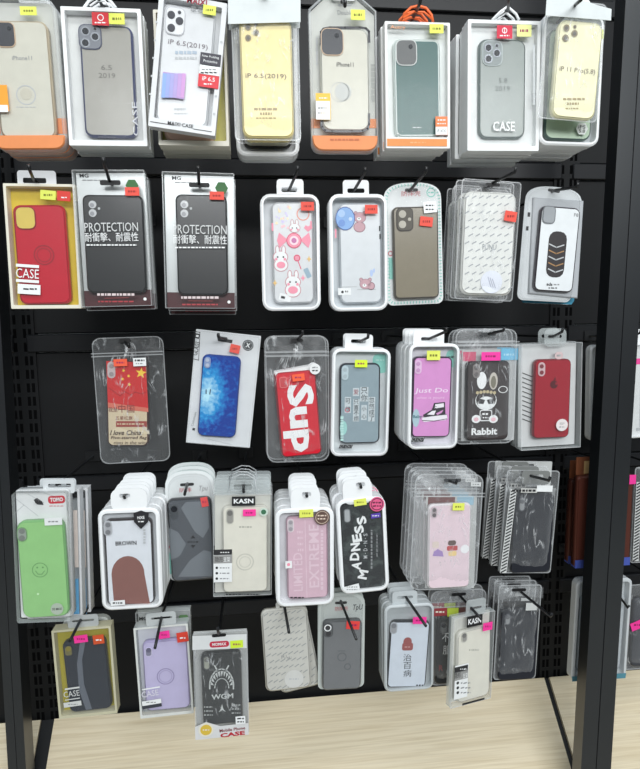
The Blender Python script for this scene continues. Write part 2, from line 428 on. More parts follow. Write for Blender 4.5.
ztop, zbot = zw(-150), ZD - .05
for (xa, xb) in zip(ends, ends[1:]):
    a, b = (xa + .022, xb - .022)
    zz = [ztop] + [z for r in rails for z in (zw(r[0]), zw(r[1]))] + [zbot]
    for i in range(0, len(zz), 2):
        mb = MB(); P = rrect(a, zz[i + 1] + .001, b, zz[i] - .001, .002, 2)
        mb.slab([(x, z) for x, z in P], .004, .012, PANEL, .002); onrack(mb, 'back_panel')
    for r in rails:
        mb = MB(); mb.slab(rrect(a - .01, zw(r[1]), b + .01, zw(r[0]), .002, 2), -.0035, .012, BAR, .002)
        onrack(mb, 'hook_rail')
for xu in XU:
    mb = MB(); mb.box((xu - .027, .0, zbot), (xu + .027, .02, ztop), PANEL)
    z = zbot + .02
    while z < ztop - .03:
        for dx in (-.0185, -.009, .009, .0185):
            mb.box((xu + dx - .0028, -.0004, z), (xu + dx + .0028, .001, z + .018), HOLE)
            mb.box((xu + dx - .0028, -.0006, z - .0014), (xu + dx + .0028, .001, z), BAR)
        z += .0265
    onrack(mb, 'perforated_upright')
def post(pl, d, t, seam):
    """front post from its photo outline at two heights, on the plane d"""
    (lt, rt, yt), (lb, rb, yb) = pl
    e = lambda a, b, y: a + (b - a) * (y - yt) / (yb - yt)
    mb = MB(); Y0, Y1 = -200, 1500
    pts = {}
    for k, y in (('t', Y0), ('b', Y1)):
        pts['l' + k] = unp(e(lt, lb, y), y, d); pts['r' + k] = unp(e(rt, rb, y), y, d)
    mid = lambda k, f: pts['l' + k].lerp(pts['r' + k], f)
    for f0, f1 in ((0, .485), (.515, 1)):
        q = [mid('b', f0), mid('b', f1), mid('t', f1), mid('t', f0)]
        fr = [tuple(p) for p in q]; bk = [(p.x, p.y + t, p.z) for p in q]
        mb.face(fr, POST); mb.face(bk, POST)
        for i in range(4): mb.face([fr[i], fr[(i + 1) % 4], bk[(i + 1) % 4], bk[i]], POST)
    q = [mid('b', .48), mid('b', .52), mid('t', .52), mid('t', .48)]
    mb.face([(p.x, p.y + .002, p.z) for p in q], seam)
    onrack(mb, 'front_post')
post(((625.7, 659, 0), (581, 611, 769)), .22, .03, BAR)
post(((-38, -18, 0), (8, 26, 769)), .125, .04, BAR)
# sloping deck: three boards with black divider strips between them
def deck(x0, x1, m, name, z=0.0, L=.75, t=.018, lab=None):
    mb = MB(); s = .7071
    P = lambda x, u, w: (x, -(u * s) - w * s * 0 + .0 - .004 + w * -s, ZD - u * s + w * s)
    lo = [[P(x0, u, z - t) for u in (0,)] for _ in ()]
    c = [P(x0, 0, z), P(x1, 0, z), P(x1, L, z), P(x0, L, z)]; b = [P(x0, 0, z - t), P(x1, 0, z - t), P(x1, L, z - t), P(x0, L, z - t)]
    mb.loft([c, b], m, False, m, m)
    return onrack(mb, name, lab)
xl0, xl1 = unp(41.4, 720, 0).x, unp(55, 717, 0).x
xr0, xr1 = unp(543.4, 675, 0).x, unp(548.6, 674.5, 0).x
deck(-1.0, xl0, WOOD, 'deck_board'); deck(xl1, xr0, WOOD, 'deck_board'); deck(xr1, 1.5, WOOD, 'deck_board')
deck(xl0 + .0005, xl1 - .0005, PANEL, 'deck_divider', -.004); deck(xr0 + .0005, xr1 - .0005, PANEL, 'deck_divider', -.006)
# the shop around it
mb = MB(); mb.box((-3, -4, -.02), (3.5, .6, 0), mat((150, 148, 142), .4, .4, .06, 4)); o = mb.build('floor'); props(o, kind='structure')
mb = MB(); mb.box((-3, .5, 0), (3.5, .6, 3.0), mat((205, 206, 204), .6, .3, .04, 4)); o = mb.build('wall_back'); props(o, kind='structure')
w = bpy.data.worlds.new('world'); SC.world = w; w.use_nodes = True
wn = w.node_tree; bg = wn.nodes['Background']; wt = wn.nodes.new('ShaderNodeTexCoord'); ws = wn.nodes.new('ShaderNodeSeparateXYZ'); wr = wn.nodes.new('ShaderNodeValToRGB')
wm = wn.nodes.new('ShaderNodeMapRange'); wm.inputs['From Min'].default_value = -1
wn.links.new(wt.outputs['Generated'], ws.inputs[0]); wn.links.new(ws.outputs['Z'], wm.inputs['Value']); wn.links.new(wm.outputs[0], wr.inputs[0]); wn.links.new(wr.outputs[0], bg.inputs[0])
we = wr.color_ramp.elements; we[0].position = .47; we[0].color = (.12, .12, .12, 1); we[1].position = .72; we[1].color = (.80, .92, 1, 1)
bg.inputs[1].default_value = .64
def area(name, loc, tgt, sx, sy, e, col=(1, 1, 1)):
    l = bpy.data.lights.new(name, 'AREA'); l.shape = 'RECTANGLE'; l.size = sx; l.size_y = sy; l.energy = e; l.color = col
    o = bpy.data.objects.new(name, l); COL.objects.link(o); o.location = loc
    o.rotation_euler = (Vector(tgt) - Vector(loc)).to_track_quat('-Z', 'Y').to_euler()
area('ceiling_tube', (0.2, -1.5, 2.75), (0.1, -.4, 1.0), 2.4, .25, 14, (1, .99, .97))
area('ceiling_tube', (0.4, -2.9, 2.3), (0.1, 0, 1.1), 2.4, .6, 62, (.97, .99, 1))
SC.view_settings.view_transform = 'Standard'
SC.cycles.transparent_max_bounces = 32; SC.cycles.max_bounces = 6
SC.cycles.caustics_reflective = False; SC.cycles.caustics_refractive = False
# ================================================================== TOP ROW
# clear blister with an orange foot, cut by the photo's edge
def orange_clam(name, label, q, d, case_q, camr, arch=False, gfx=None, grp=None, edge=None):
    p = Pack(name, label, q, d, grp); k = p.k
    P = rrect(p.x0, p.z0, p.x1, p.z1, 11 * k) if not arch else None
    if arch:
        P = rrect(p.x0, p.z0, p.x1, p.z1, 9 * k)
        hi = [(p.x0 + 17 * k, p.z1 + 15 * k), (p.x0, p.z1)]
        P = [(p.x1, p.z1), (p.x1 - 19 * k, p.z1 + 15 * k)] + hi + P[10:]
    mb = MB(); t = .018
    lo = [(x, min(z, 17 * k)) for x, z in P]
    mb.loft([[(x, y, z) for x, z in inset(P, i)] for i, y in ((.003, 0), (.001, .001), (0, .003), (0, t))], FILM_SHELL, True, FILM_WIN, None)
    mb.build('clear_shell', p.root)
    cb = MB(); cb.flat(inset(P, .001), t * .8, mat((196, 198, 192), .5)); cb.flat(inset(P, .001), t, PALE)
    if gfx: gfx(p, cb, t * .8 - .0006)
    cb.build('backing_card', p.root)
    ob = MB(); z = 15 * k
    Q = [c for c in rrect(p.x0 + .001, p.z0 + .001, p.x1 - .001, p.z1, 10 * k) if c[1] < p.H / 2]
    Q = [(p.x1 - .001, z)] + [(p.x0 + .001, z)] + [c for c in Q if c[1] < z]
    ob.slab(Q, -.0012, t - .001, ORANGE, .0012); ob.build('orange_foot', p.root); p.tw = t + .001
    p.case(case_q, mat((204, 202, 188), .3), 9, edge or mat((190, 176, 150), .3), 1.5, y=.003, gfx=lambda m, y: gfx(p, m, y, True) if gfx else None)
    p.cam(*camr, 'dot', mat((52, 54, 60), .3), mat((196, 168, 140), .3))
    return p
def g1(p, m, y, on=False):
    if not on:
        p.rect(m, -8, 118, 0, 134, ORANGE, y); p.rect(m, 57, 118, 67, 134, ORANGE, y); return
    p.txt(m, 'iPhone11', 22, 58, 20, 4.2, GREY, y, bold=.01); p.disc(m, 26, 95, 10, LTGREY, y, ring=1); p.disc(m, 26, 94, 6, mat((196, 192, 176)), y)
    p.dashes(m, 26, 107, 20, LTGREY, y, .8)
p = orange_clam('blister_packed_phone_case', 'clear case in an orange-footed blister at the top corner, cut by the photo edge', ((-20, -4), (53, -3), (67, 150), (-6, 150)), .33,
                ((-9, 20), (47, 20.5), (57, 138), (0, 139)), (-5, 22, 15, 47), gfx=g1)
p.sticker(20, 6.5, 36.5, 15, YEL, deco='price'); p.tab(12, -16, 40, -4, RIM)
def d_(mb, y): p.rect(mb, -4, 105, 8, 112, WHITE, y)
p.sticker(-4, 85, 8, 111, mat((240, 160, 50)), name='label_sticker', deco=d_)
p.stack(2, 'orange-footed blister stacked behind the one cut by the photo edge', jit=.001)

p = Pack('boxed_phone_case', 'white window box with smoky case and square lens block, second on the top row', ((59.5, 5.5), (140.5, 9.5), (147.5, 146), (70, 145.5)), .33)
p.carton(WHITE, mat((214, 216, 214)), fr=3.6, bottom=5.5, t=.018)
def g(m, y):
    t = mat((112, 110, 104)); p.txt(m, '6.5', 106.5, 67.5, 11, 5, t, y, bold=.01); p.txt(m, '2019', 107, 75.5, 17, 5, t, y, bold=.01)
    p.rect(m, 98, 136.4, 116, 137.8, mat((70, 72, 90)), y)
p.case(((78, 24), (132.5, 26), (137, 137.5), (85.5, 136.5)), mat((156, 154, 146), .25), 8, mat((74, 80, 116), .3), 1.6, gfx=g)
p.cam(78.5, 24.5, 101.5, 49, 'ring3', mat((120, 124, 132)), mat((60, 66, 90)))
mb = MB(); p.txt(mb, 'CASE', 135.2, 119, 34, 5.4, mat((206, 208, 214), .6), -.0006, rot=90); mb.build('window_lettering', p.root)
def d_(mb, y): p.disc(mb, 100.5, 17.5, 3.2, WHITE, y, ring=.8); p.dashes(mb, 100.5, 22.6, 12, WHITE, y, 1.2, 4)
p.sticker(92, 12.5, 108.5, 25, RED, name='brand_sticker', deco=d_); p.sticker(109, 13.5, 124.5, 24, YEL, deco='price')
p.loop([(84, 8), (89, 1), (97, -4), (106, -3), (112, 3), (116, 8)], RIM, 3.2); p.loop([(90, 6), (97, 1), (105, 1), (110, 7)], RIM, 2)
p.hook((99, -1), (98, -12), 'hook holding the white boxes with the smoky case, second on the top row')
p.stack(2, 'white box stacked behind the smoky case with square lens block', jit=.0015)

p = Pack('boxed_phone_case', 'white tilted pack with coloured picture, black and red labels, third on the top row', ((160, -8), (228, 3), (214.5, 136), (147.5, 125.5)), .36)
def g(m, y):
    p.rot0 = 0
    p.txt(m, '2AIXI'.replace('2', 'M'), 197, 1.2, 20, 6, mat((150, 30, 50)), y, bold=.03); p.txt(m, '美喜', 197, 9, 13, 5, GREY, y)
    p.rect(m, 150, 123, 174, 123.6, INK, y); p.txt(m, 'MAIXI·CASE', 180.5, 124.6, 26, 3.6, INK, y, bold=.02); p.rect(m, 193, 130, 212, 130.6, INK, y)
    for yy in (22, 40, 58, 76, 94): p.disc(m, 158.5 - yy * .09, yy, 1.1, LTGREY, y); p.disc(m, 223.5 - yy * .1, yy + 20, 1.3, LTGREY, y)
p.carton(mat((212, 214, 216), .35), mat((206, 208, 210)), fr=5, bottom=9, t=.016, gfx=g)
def g(m, y):
    p.txt(m, 'iP 6.5(2019)', 188, 45, 40, 6.2, mat((120, 112, 118)), y, bold=.005)
    p.dashes(m, 186, 52.5, 22, mat((170, 185, 200)), y, 3); p.dashes(m, 186, 58, 22, LTGREY, y, 2.4)
    p.dashes(m, 180, 109, 12, LTGREY, y, 2); p.dashes(m, 181, 113.5, 14, LTGREY, y, 1)
p.case(((165, 4), (217, 10.5), (206, 128), (154, 121)), mat((214, 216, 218), .25), 7, gfx=g, y=.003)
p.cam(165.3, 7.5, 185, 34.5, 'three', mat((225, 227, 229)), mat((190, 192, 196)), mat((52, 54, 62)))
PIC = mat((176, 150, 200), .4, .3, .0)
def pic(m, y):
    for i in range(6):
        f = i / 6; p.rect(m, 162 + 23 * f - f * .0, 73.5, 162 + 23 * (f + .17), 97.5, mat((int(140 + 75 * f), int(170 - 20 * f), int(222 - 18 * f))), y)
p.sticker(162, 73.5, 185, 97.5, PIC, y=-.0012, name='picture_label', deco=pic)
def l1(m, y): p.txt(m, 'New Pudding', 210.6, 57, 17, 2.6, WTEXT, y); p.txt(m, 'Protective', 210.4, 61.4, 14, 2.6, WTEXT, y)
p.sticker(200, 53.5, 221, 65, mat((54, 52, 62)), y=-.0012, name='black_label', deco=l1)
def l2(m, y): p.dashes(m, 209, 69.5, 15, GREY, y, 1.2); p.dashes(m, 209, 72.6, 17, INK, y, 1.3)
p.sticker(199.5, 66, 219.5, 75, WHITE, y=-.0012, name='white_label', deco=l2)
def l3(m, y): p.txt(m, 'iP 6.5', 208.5, 79, 13, 4.2, WTEXT, y, bold=.02); p.dashes(m, 208, 84, 9, WTEXT, y, 1.4, 3)
p.sticker(198, 74.8, 219, 87.5, mat((214, 50, 60)), y=-.0012, name='red_label', deco=l3)
p.sticker(203, 5.5, 216, 14.5, YEL, deco='price'); p.tab(180, -24, 212, -8, WHITE)
p.hook((196, -18), (197, -26), 'hook holding the tilted white pack, third on the top row')

p = Pack('boxed_phone_case', 'yellow-lined box with peach case, first behind the tilted white pack', ((151, 10), (228, 12), (226.5, 146), (160.5, 145)), .325, 'yellow-lined boxes')
p.carton(mat((226, 222, 208)), mat((206, 200, 96)), fr=2.6, bottom=5, t=.022)
p.case(((160, 22), (212, 22), (215, 142), (164, 141)), mat((226, 190, 170), .3), 8); p.tab(176, -6, 206, 10, WHITE)
p.stack(2, 'yellow-lined box behind the tilted white pack, only its bottom edge showing', jit=.001)

def yellow_bag(label, q, d, cq, lens, tx, lines, rot, head):
    p = Pack('bagged_phone_case', label, q, d)
    p.bag(4, FILM_BAG2, .0022, -.0012, .013, seed=d * 31)
    mb = MB(); mb.slab([p.L(*h, -.004) for h in head], -.0042, -.0034, mat((206, 212, 212), .4)); mb.build('hang_tab', p.root)
    yl = mat((238, 222, 156), .3) if head[0][0] < 400 else mat((236, 232, 192), .3)
    def g(m, y):
        gt = mat((160, 140, 96)); p.txt(m, tx[0], tx[1], tx[2], tx[3], 5.6, mat((112, 96, 78)), y, bold=.008)
        for (lx, ly, lw, lh) in lines: p.dashes(m, lx, ly, lw, gt, y, lh, 6)
    p.case(cq, yl, 8, y=.002, t=.009, gfx=g)
    xs = [l[0] for l in lens]; ys = [l[1] for l in lens]
    mb = MB(); y = p.cy - .0008
    p.rot0 = p.rot0
    for lx, ly, lr in lens: p.disc(mb, lx, ly, lr, mat((126, 112, 78)), y, n=16); p.disc(mb, lx, ly, lr * .55, mat((78, 72, 60)), y - .0003, n=12)
    mb.build('camera_cutout', p.caseo)
    return p
p = yellow_bag('yellow clear case in a crinkled bag with white header, fourth on the top row', ((231, -6), (299, -6), (301, 140), (234, 138)), .36,
   ((242, 18.6), (292, 18), (293.5, 137), (240, 138)), [(248, 27, 3), (256.3, 32.5, 3), (248.2, 37.8, 3), (256, 24.7, 1.7)], ('iP 6.5(2019)', 266, 76.5, 41),
   [(266, 109, 24, 2.2), (266, 113.6, 12, 2.2), (266, 118, 20, 1)], 0, [(228, 24), (300.5, 22), (300.5, -8), (228, -8)])
p.hook((265, 0), (265, -8), 'hook holding the yellow bagged cases, fourth on the top row', ext=.02)
p.stack(1, 'yellow bagged case stacked behind the fourth pack on the top row', jit=.001)
p = Pack('blister_packed_phone_case', 'white blister with black-edged case hidden behind the yellow bagged case', ((233, 6), (299, 6), (297, 156), (236, 156)), .315, 'white blisters behind the yellow bag')
p.blister(9, 4, .018); p.case(((241, 20), (291, 20), (291, 147.5), (241, 147.5)), mat((205, 205, 196)), 8, BLACK, 1.2, y=.003); p.tab(252, -8, 280, 6, RIM)
p.stack(1, 'white blister behind the yellow bagged case', jit=.0005)

def g5(p, m, y, on=False):
    if not on:
        p.rect(m, 311, 119, 320, 128, ORANGE, y); p.rect(m, 369, 119, 377, 128, ORANGE, y)
        p.dashes(m, 345, 5, 14, LTGREY, y, 1.2, 3); p.txt(m, 'Double', 345, 12.5, 15, 4, GREY, y); p.dashes(m, 373, 83, 38, mat((170, 172, 168)), y, 4, 6, 90)
        p.dashes(m, 317, 51, 28, LTGREY, y, 1.6, 6, 90); return
    p.txt(m, 'iPhone11', 345, 64.5, 17, 4.2, INK, y, bold=.01); p.disc(m, 343, 92, 8.5, mat((196, 198, 194)), y); p.disc(m, 340, 92, 9.5, LTGREY, y, ring=.5)
    for a, b in ((320.5, 29), (365, 29)): pass
p = orange_clam('blister_packed_phone_case', 'clear case with black corner bumpers in an arched blister with orange foot', ((310, 9.5), (378.3, 8.5), (377, 151.5), (311, 151)), .33,
                ((320.5, 28), (369.3, 28), (369.3, 131), (321, 131)), (321, 29, 343.5, 54.5), True, g5, edge=mat((206, 206, 196), .3))
mb = MB(); y = .0021
for pts in (((320.8, 44), (321, 32), (323.5, 28.8), (330, 27.6), (345, 27.6), (360, 27.6), (366, 28.4), (369, 31.5), (369.2, 42)), ((321.2, 116), (322, 127), (325, 130.4), (332, 131.2), (352, 131.3), (363, 131), (367.6, 129), (369, 124), (369, 114))):
    p.line(mb, pts, 2.3, mat((40, 40, 48), .3), y)
mb.build('corner_bumper', p.caseo)
def d_(m, y): p.rect(m, 316, 101.5, 330, 119, WHITE, y); p.dashes(m, 323, 98, 8, WTEXT, y, 1.2, 3); p.dashes(m, 323, 108, 10, mat((226, 190, 150)), y, 1); p.dashes(m, 323, 113, 10, mat((226, 190, 150)), y, 1)
p.sticker(316, 94, 330.5, 119, mat((238, 190, 70)), name='label_sticker', deco=d_); p.sticker(351, 10, 365, 19.5, YEL, deco='price')
mb = MB(); p.dashes(mb, 345, 139.5, 30, mat((190, 100, 60)), -.0018, 1.6, 7); mb.build('foot_lettering', p.root)
p.tab(331, -8, 356, 0, RIM, y=.008); p.hook((343, -2), (345, 6), 'hook holding the arched blister with the orange foot', ext=.03)

p = Pack('boxed_phone_case', 'white window box with dark green case and orange foot strip, sixth on the top row', ((386, 22), (450.8, 22), (449.2, 148), (385, 148.5)), .34)
def g(m, y):
    p.rect(m, 387, 139, 447.5, 146, mat((222, 140, 72)), y); p.dashes(m, 418, 142.5, 16, mat((240, 190, 140)), y, 1)
    p.txt(m, 'Autry', 398, 27.5, 15, 4, mat((232, 170, 130)), y, bold=.02)
p.carton(mat((228, 228, 226)), mat((218, 222, 220)), fr=2.4, bottom=10.5, t=.0145, gfx=g)
p.case(((393.5, 39), (440.5, 38.5), (441, 137), (394.5, 137.5)), mat((50, 92, 88), .3), 7, mat((206, 216, 212), .25), 2.0)
p.cam(396, 40.5, 417, 64.5, 'dot', mat((96, 98, 98)), mat((206, 210, 208)))
mb = MB(); p.dashes(mb, 417, 127.5, 9, WTEXT, p.cy - .0004, .8, 2); p.rect(mb, 397, 133, 398.5, 134, WHITE, p.cy - .0004); mb.build('case_lettering', p.caseo)
def d_(m, y): p.rect(m, 435.5, 127, 447.5, 134.5, WHITE, y); p.txt(m, 'iP XIX', 441.5, 130.8, 9, 3, INK, y, bold=.02); p.dashes(m, 441.5, 120, 8, WTEXT, y, 1.3, 3); p.dashes(m, 441.5, 123.6, 9, WTEXT, y, 1, 3)
p.sticker(435.5, 117, 447.7, 134.5, mat((232, 128, 74)), name='label_sticker', deco=d_); p.sticker(429.7, 24.5, 443.5, 32.8, YEL, deco='price')
OR2 = mat((240, 112, 56), .4)
p.loop([(401, 22), (404, 14), (411, 7.5), (418, 6), (426, 8), (431.5, 15), (433, 22)], OR2, 2.6); p.loop([(403, 18), (414, 12), (424, 12), (432, 19)], OR2, 2)
p.hook((417, 10), (420, 3), 'hook holding the boxes with the dark green case')
p.stack(4, 'white box with orange foot stacked behind the dark green case', jit=.003, seed=3)

p = Pack('boxed_phone_case', 'white window box with sage grey case and red emblem sticker, seventh on the top row', ((469, 20), (542.5, 20.5), (537, 150), (466.5, 151.5)), .34)
p.carton(WHITE, mat((222, 225, 224)), fr=3.2, bottom=4.5, t=.0135)
def g(m, y):
    t = mat((96, 104, 102)); p.txt(m, '5.8', 503, 80.5, 9, 4.6, t, y); p.txt(m, '2019', 502.5, 88.5, 15, 4.6, t, y)
p.case(((480.5, 39.5), (527, 38.5), (524, 138), (477, 139)), mat((146, 154, 150), .25), 8, mat((104, 116, 114), .3), 1.4, gfx=g)
p.cam(482.5, 41.5, 502.5, 64.5, 'ring3', mat((140, 148, 148)), mat((176, 186, 186)))
mb = MB(); p.txt(mb, 'CASE', 504, 126.3, 22, 9, WTEXT, -.0006, bold=.03); mb.build('window_lettering', p.root); mb = MB(); p.dashes(mb, 534, 75, 60, PALE, -.0006, 2, 8, 90); mb.build('edge_lettering', p.root)
def d_(m, y): p.disc(m, 504.6, 30.5, 2.6, WHITE, y, ring=.7); p.line(m, [(504.6, 27.5), (504.6, 33.5)], .7, WHITE, y); p.dashes(m, 504.6, 35.6, 10, WHITE, y, 1.1, 3)
p.sticker(497, 26, 512.3, 37.8, mat((206, 36, 66)), name='brand_sticker', deco=d_); p.sticker(517, 25.3, 531.5, 36, mat((226, 228, 150)), deco='price')
p.loop([(492, 20), (500, 12), (507, 7), (509, 8), (516, 14), (519, 20)], RIM, 2.4); p.loop([(498, 19), (506, 13), (514, 19)], RIM, 1.6)
p.hook((508, 9.5), (509, -3), 'hook holding the boxes with the sage grey case')
p.stack(5, 'white box stacked behind the sage grey case', jit=.003, seed=5, pitch=.0155)

p = yellow_bag('pale yellow clear case in a tilted bag with white header, last on the top row', ((548, -4), (612, 2), (596, 121), (541, 117)), .37,
   ((560, 18.5), (604, 23), (594.5, 120.5), (551, 116.5)), [(566.6, 28, 3.2), (574.6, 33.4, 3.2), (565.6, 38, 3.2), (575, 26.6, 1.6)], ('iP 11 Pro(5.8)', 577.5, 70.8, 36),
   [(574, 99, 22, 1.8), (573, 103.6, 12, 2), (572.5, 108.4, 14, 1)], 0, [(545.5, 15.5), (611, 20.5), (611.5, 9), (600, 6), (588, 2), (547, -6)])
p.hook((574, 6), (581, 0), 'hook holding the pale yellow bagged case, last on the top row', ext=.04)
p = Pack('blister_packed_phone_case', 'white blister with pale green case, first behind the tilted pale yellow case', ((541, 12), (606, 16), (597, 147), (540, 144.5)), .335, 'white blisters with green cases')
p.blister(9, 3.2, .018, floor=PALE); p.case(((548, 28), (597, 31), (590, 141), (545, 139)), mat((176, 198, 172), .3), 8, mat((60, 90, 80), .3), 1.2, y=.003)
def d_(m, y): p.txt(m, 'iP5', 582, 127, 7, 3.2, INK, y); p.txt(m, '5.8', 582, 131, 6, 3, INK, y)
p.rsticker(582, 128.6, 6.2, mat((214, 218, 214)), deco=d_, n=6); p.tab(560, 0, 590, 13, RIM); p.sticker(598, 30, 604, 38, YEL, name='label_sticker')
p.stack(3, 'white blister behind the tilted pale yellow case, only its rim showing', jit=.001, seed=2)

# ================================================================== SECOND ROW
p = Pack('boxed_phone_case', 'cream window box with bright red ring case on yellow card, first on the second row', ((1.5, 181.5), (74.5, 186), (82, 307.5), (12.5, 309.5)), .30)
p.carton(CREAM, mat((216, 190, 40)), fr=2.6, bottom=3.6, t=.022)
RC = mat((190, 16, 42), .3)
def g(m, y): p.disc(m, 44, 255, 10.5, mat((150, 20, 36), .35), y, ring=1.2); p.disc(m, 44, 255, 7.5, mat((160, 26, 42), .35), y, ring=1)
p.case(((12, 205), (64.5, 204.5), (71, 303.5), (20, 304.5)), RC, 7, gfx=g)
p.cam(15.5, 206.5, 35.5, 229.5, 'none', mat((214, 190, 90)), mat((140, 20, 34)), r=6)
def d_(m, y):
    p.rot0 = -4; p.rect(m, 16, 264.4, 39, 267.4, WTEXT, y); p.rect(m, 16, 279.6, 39, 282.6, WTEXT, y); p.txt(m, 'CASE', 27.4, 273.5, 23, 9.6, WTEXT, y)
mb = MB(); d_(mb, -.0005); mb.build('window_lettering', p.root); p.rot0 = -4
p.sticker(17.6, 284.2, 40.4, 294.4, WTEXT, y=-.001, name='model_label', deco=lambda m, y: p.dashes(m, 30, 289, 14, INK, y, 1.6, 3))
p.sticker(40.3, 190.3, 55.6, 199.6, YEL, deco='price'); p.sticker(57, 191, 70.4, 201, mat((214, 60, 50)), name='brand_sticker', deco=lambda m, y: p.dashes(m, 64, 197.5, 6, WTEXT, y, 1.2, 2))
p.tab(17.5, 170.5, 56, 187, mat((216, 218, 220)), slot=(23, 178, 46, 183)); p.hook((34, 180.5), (29.5, 169.5), 'hook holding the red ring case on the second row', ext=.05)

def protection(label, q, d, cq, lens, tx, red, green, mg, slot, foot, hk, hlabel):
    p = Pack('boxed_phone_case', label, q, d, 'silver clear boxes with black shockproof cases')
    def cg(m, y):
        p.txt(m, 'MG', mg[0], mg[1], 9, 4, INK, y, bold=.03); p.dashes(m, mg[0] + 10, mg[1] + 4.6, 24, GREY, y, 1)
    mb = MB(); t = .02; P = rrect(p.x0 + .001, p.z0 + .001, p.x1 - .001, p.z1 - .001, .001, 2)
    mb.slab(P, t * .8, t * .85, SILV); cg(mb, t * .8 - .0005); x0, x1 = p.x0 + .001, p.x1 - .001
    mb.flat([(x0, .001), (x1, .001), (x1, .024), (x0, .024)], t * .8 - .0004, mat((70, 26, 30), .35)); mb.build('backing_card', p.root)
    p.case(cq, mat((18, 20, 22), .3, .5), 6, y=.004, gfx=lambda m, y: [(p.disc(m, a, b, 3.9, mat((196, 198, 200), .2), y), p.disc(m, a - .6, b + .6, 2.2, mat((150, 152, 156), .2), y - .0002)) for a, b in lens] + [p.disc(m, lens[0][0] + 6.5, lens[0][1] + 4, 1.3, LTGREY, y)])
    # the clear box around case and card
    b = MB(); b.loft([[(x, y, z) for x, z in rrect(p.x0, p.z0, p.x1, p.z1, .001, 2)] for y in (0, t)], FILM_SIDE, False, FILM_WIN, None)
    b.ring(rrect(p.x0, p.z0, p.x1, p.z1, .001, 2), rrect(p.x0 + .001, p.z0 + .001, p.x1 - .001, p.z1 - .001, .001, 2), -.0003, .0006, FILM_EDGE); b.build('clear_box', p.root); p.tw = t
    m = MB(); y = -.0006; cx, cy = tx; p.rot0 = 0
    p.txt(m, 'PROTECTION', cx, cy, 53.5, 9, mat((206, 208, 208)), y); p.txt(m, '耐衝擊、耐震性', cx + .3, cy + 10, 53.5, 9, WTEXT, y, bold=.02); p.dashes(m, cx, cy + 18, 50, WTEXT, y, 1.4, 14)
    fx, fy = foot; p.dashes(m, fx, fy, 38, mat((216, 200, 200)), y, 2.4, 10); p.rect(m, fx - 12, fy + 3.2, fx + 13, fy + 3.7, mat((150, 70, 70)), y); p.dashes(m, fx, fy + 7, 36, mat((170, 60, 66)), y, 1.4, 8)
    p.disc(m, fx + 29, fy + 4.5, 1.6, WTEXT, y)
    m.build('window_lettering', p.root)
    p.rsticker(*green, 6.6, mat((52, 104, 52)), y=-.0012, n=6); p.sticker(*red, REDS, deco='price')
    mb = MB(); p.rect(mb, *slot, BLACK, -.0008, 1.6); mb.build('hang_hole', p.root)
    p.hook(*hk, hlabel, ext=.05)
    return p
p = protection('silver clear box with black shockproof case, beside the red ring case', ((72, 169.5), (144.5, 170), (151.5, 305), (81, 308)), .31,
    ((82.5, 195), (142, 194.5), (147.5, 293), (86.5, 292.5)), [(92.5, 204.5), (92.7, 213)], (111.3, 227), (125, 187.2, 139.2, 195.6), (132, 185.4), (84, 175.6), (100, 180.2, 120.5, 185.2), (116, 294.5),
    ((110, 182.5), (104, 163)), 'hook holding the silver box beside the red ring case')
p.stack(1, 'silver clear box behind the one beside the red ring case', dz=-.006)
p = protection('silver clear box with black shockproof case, beside the bunny case', ((163, 172), (233.4, 172.7), (236, 309), (164.2, 307.8)), .30,
    ((176, 195), (228, 194), (227, 295), (177, 295)), [(184.4, 204.4), (184.4, 213.4)], (200, 229.5), (209.7, 191.7, 224, 199.6), (221.5, 188), (176.5, 178), (189, 182.7, 209.5, 187.3), (200, 297.5),
    ((199, 184.6), (198.4, 171)), 'hook holding the silver boxes beside the bunny case')
p.stack(2, 'silver clear box behind the one beside the bunny case', dz=-.0045)

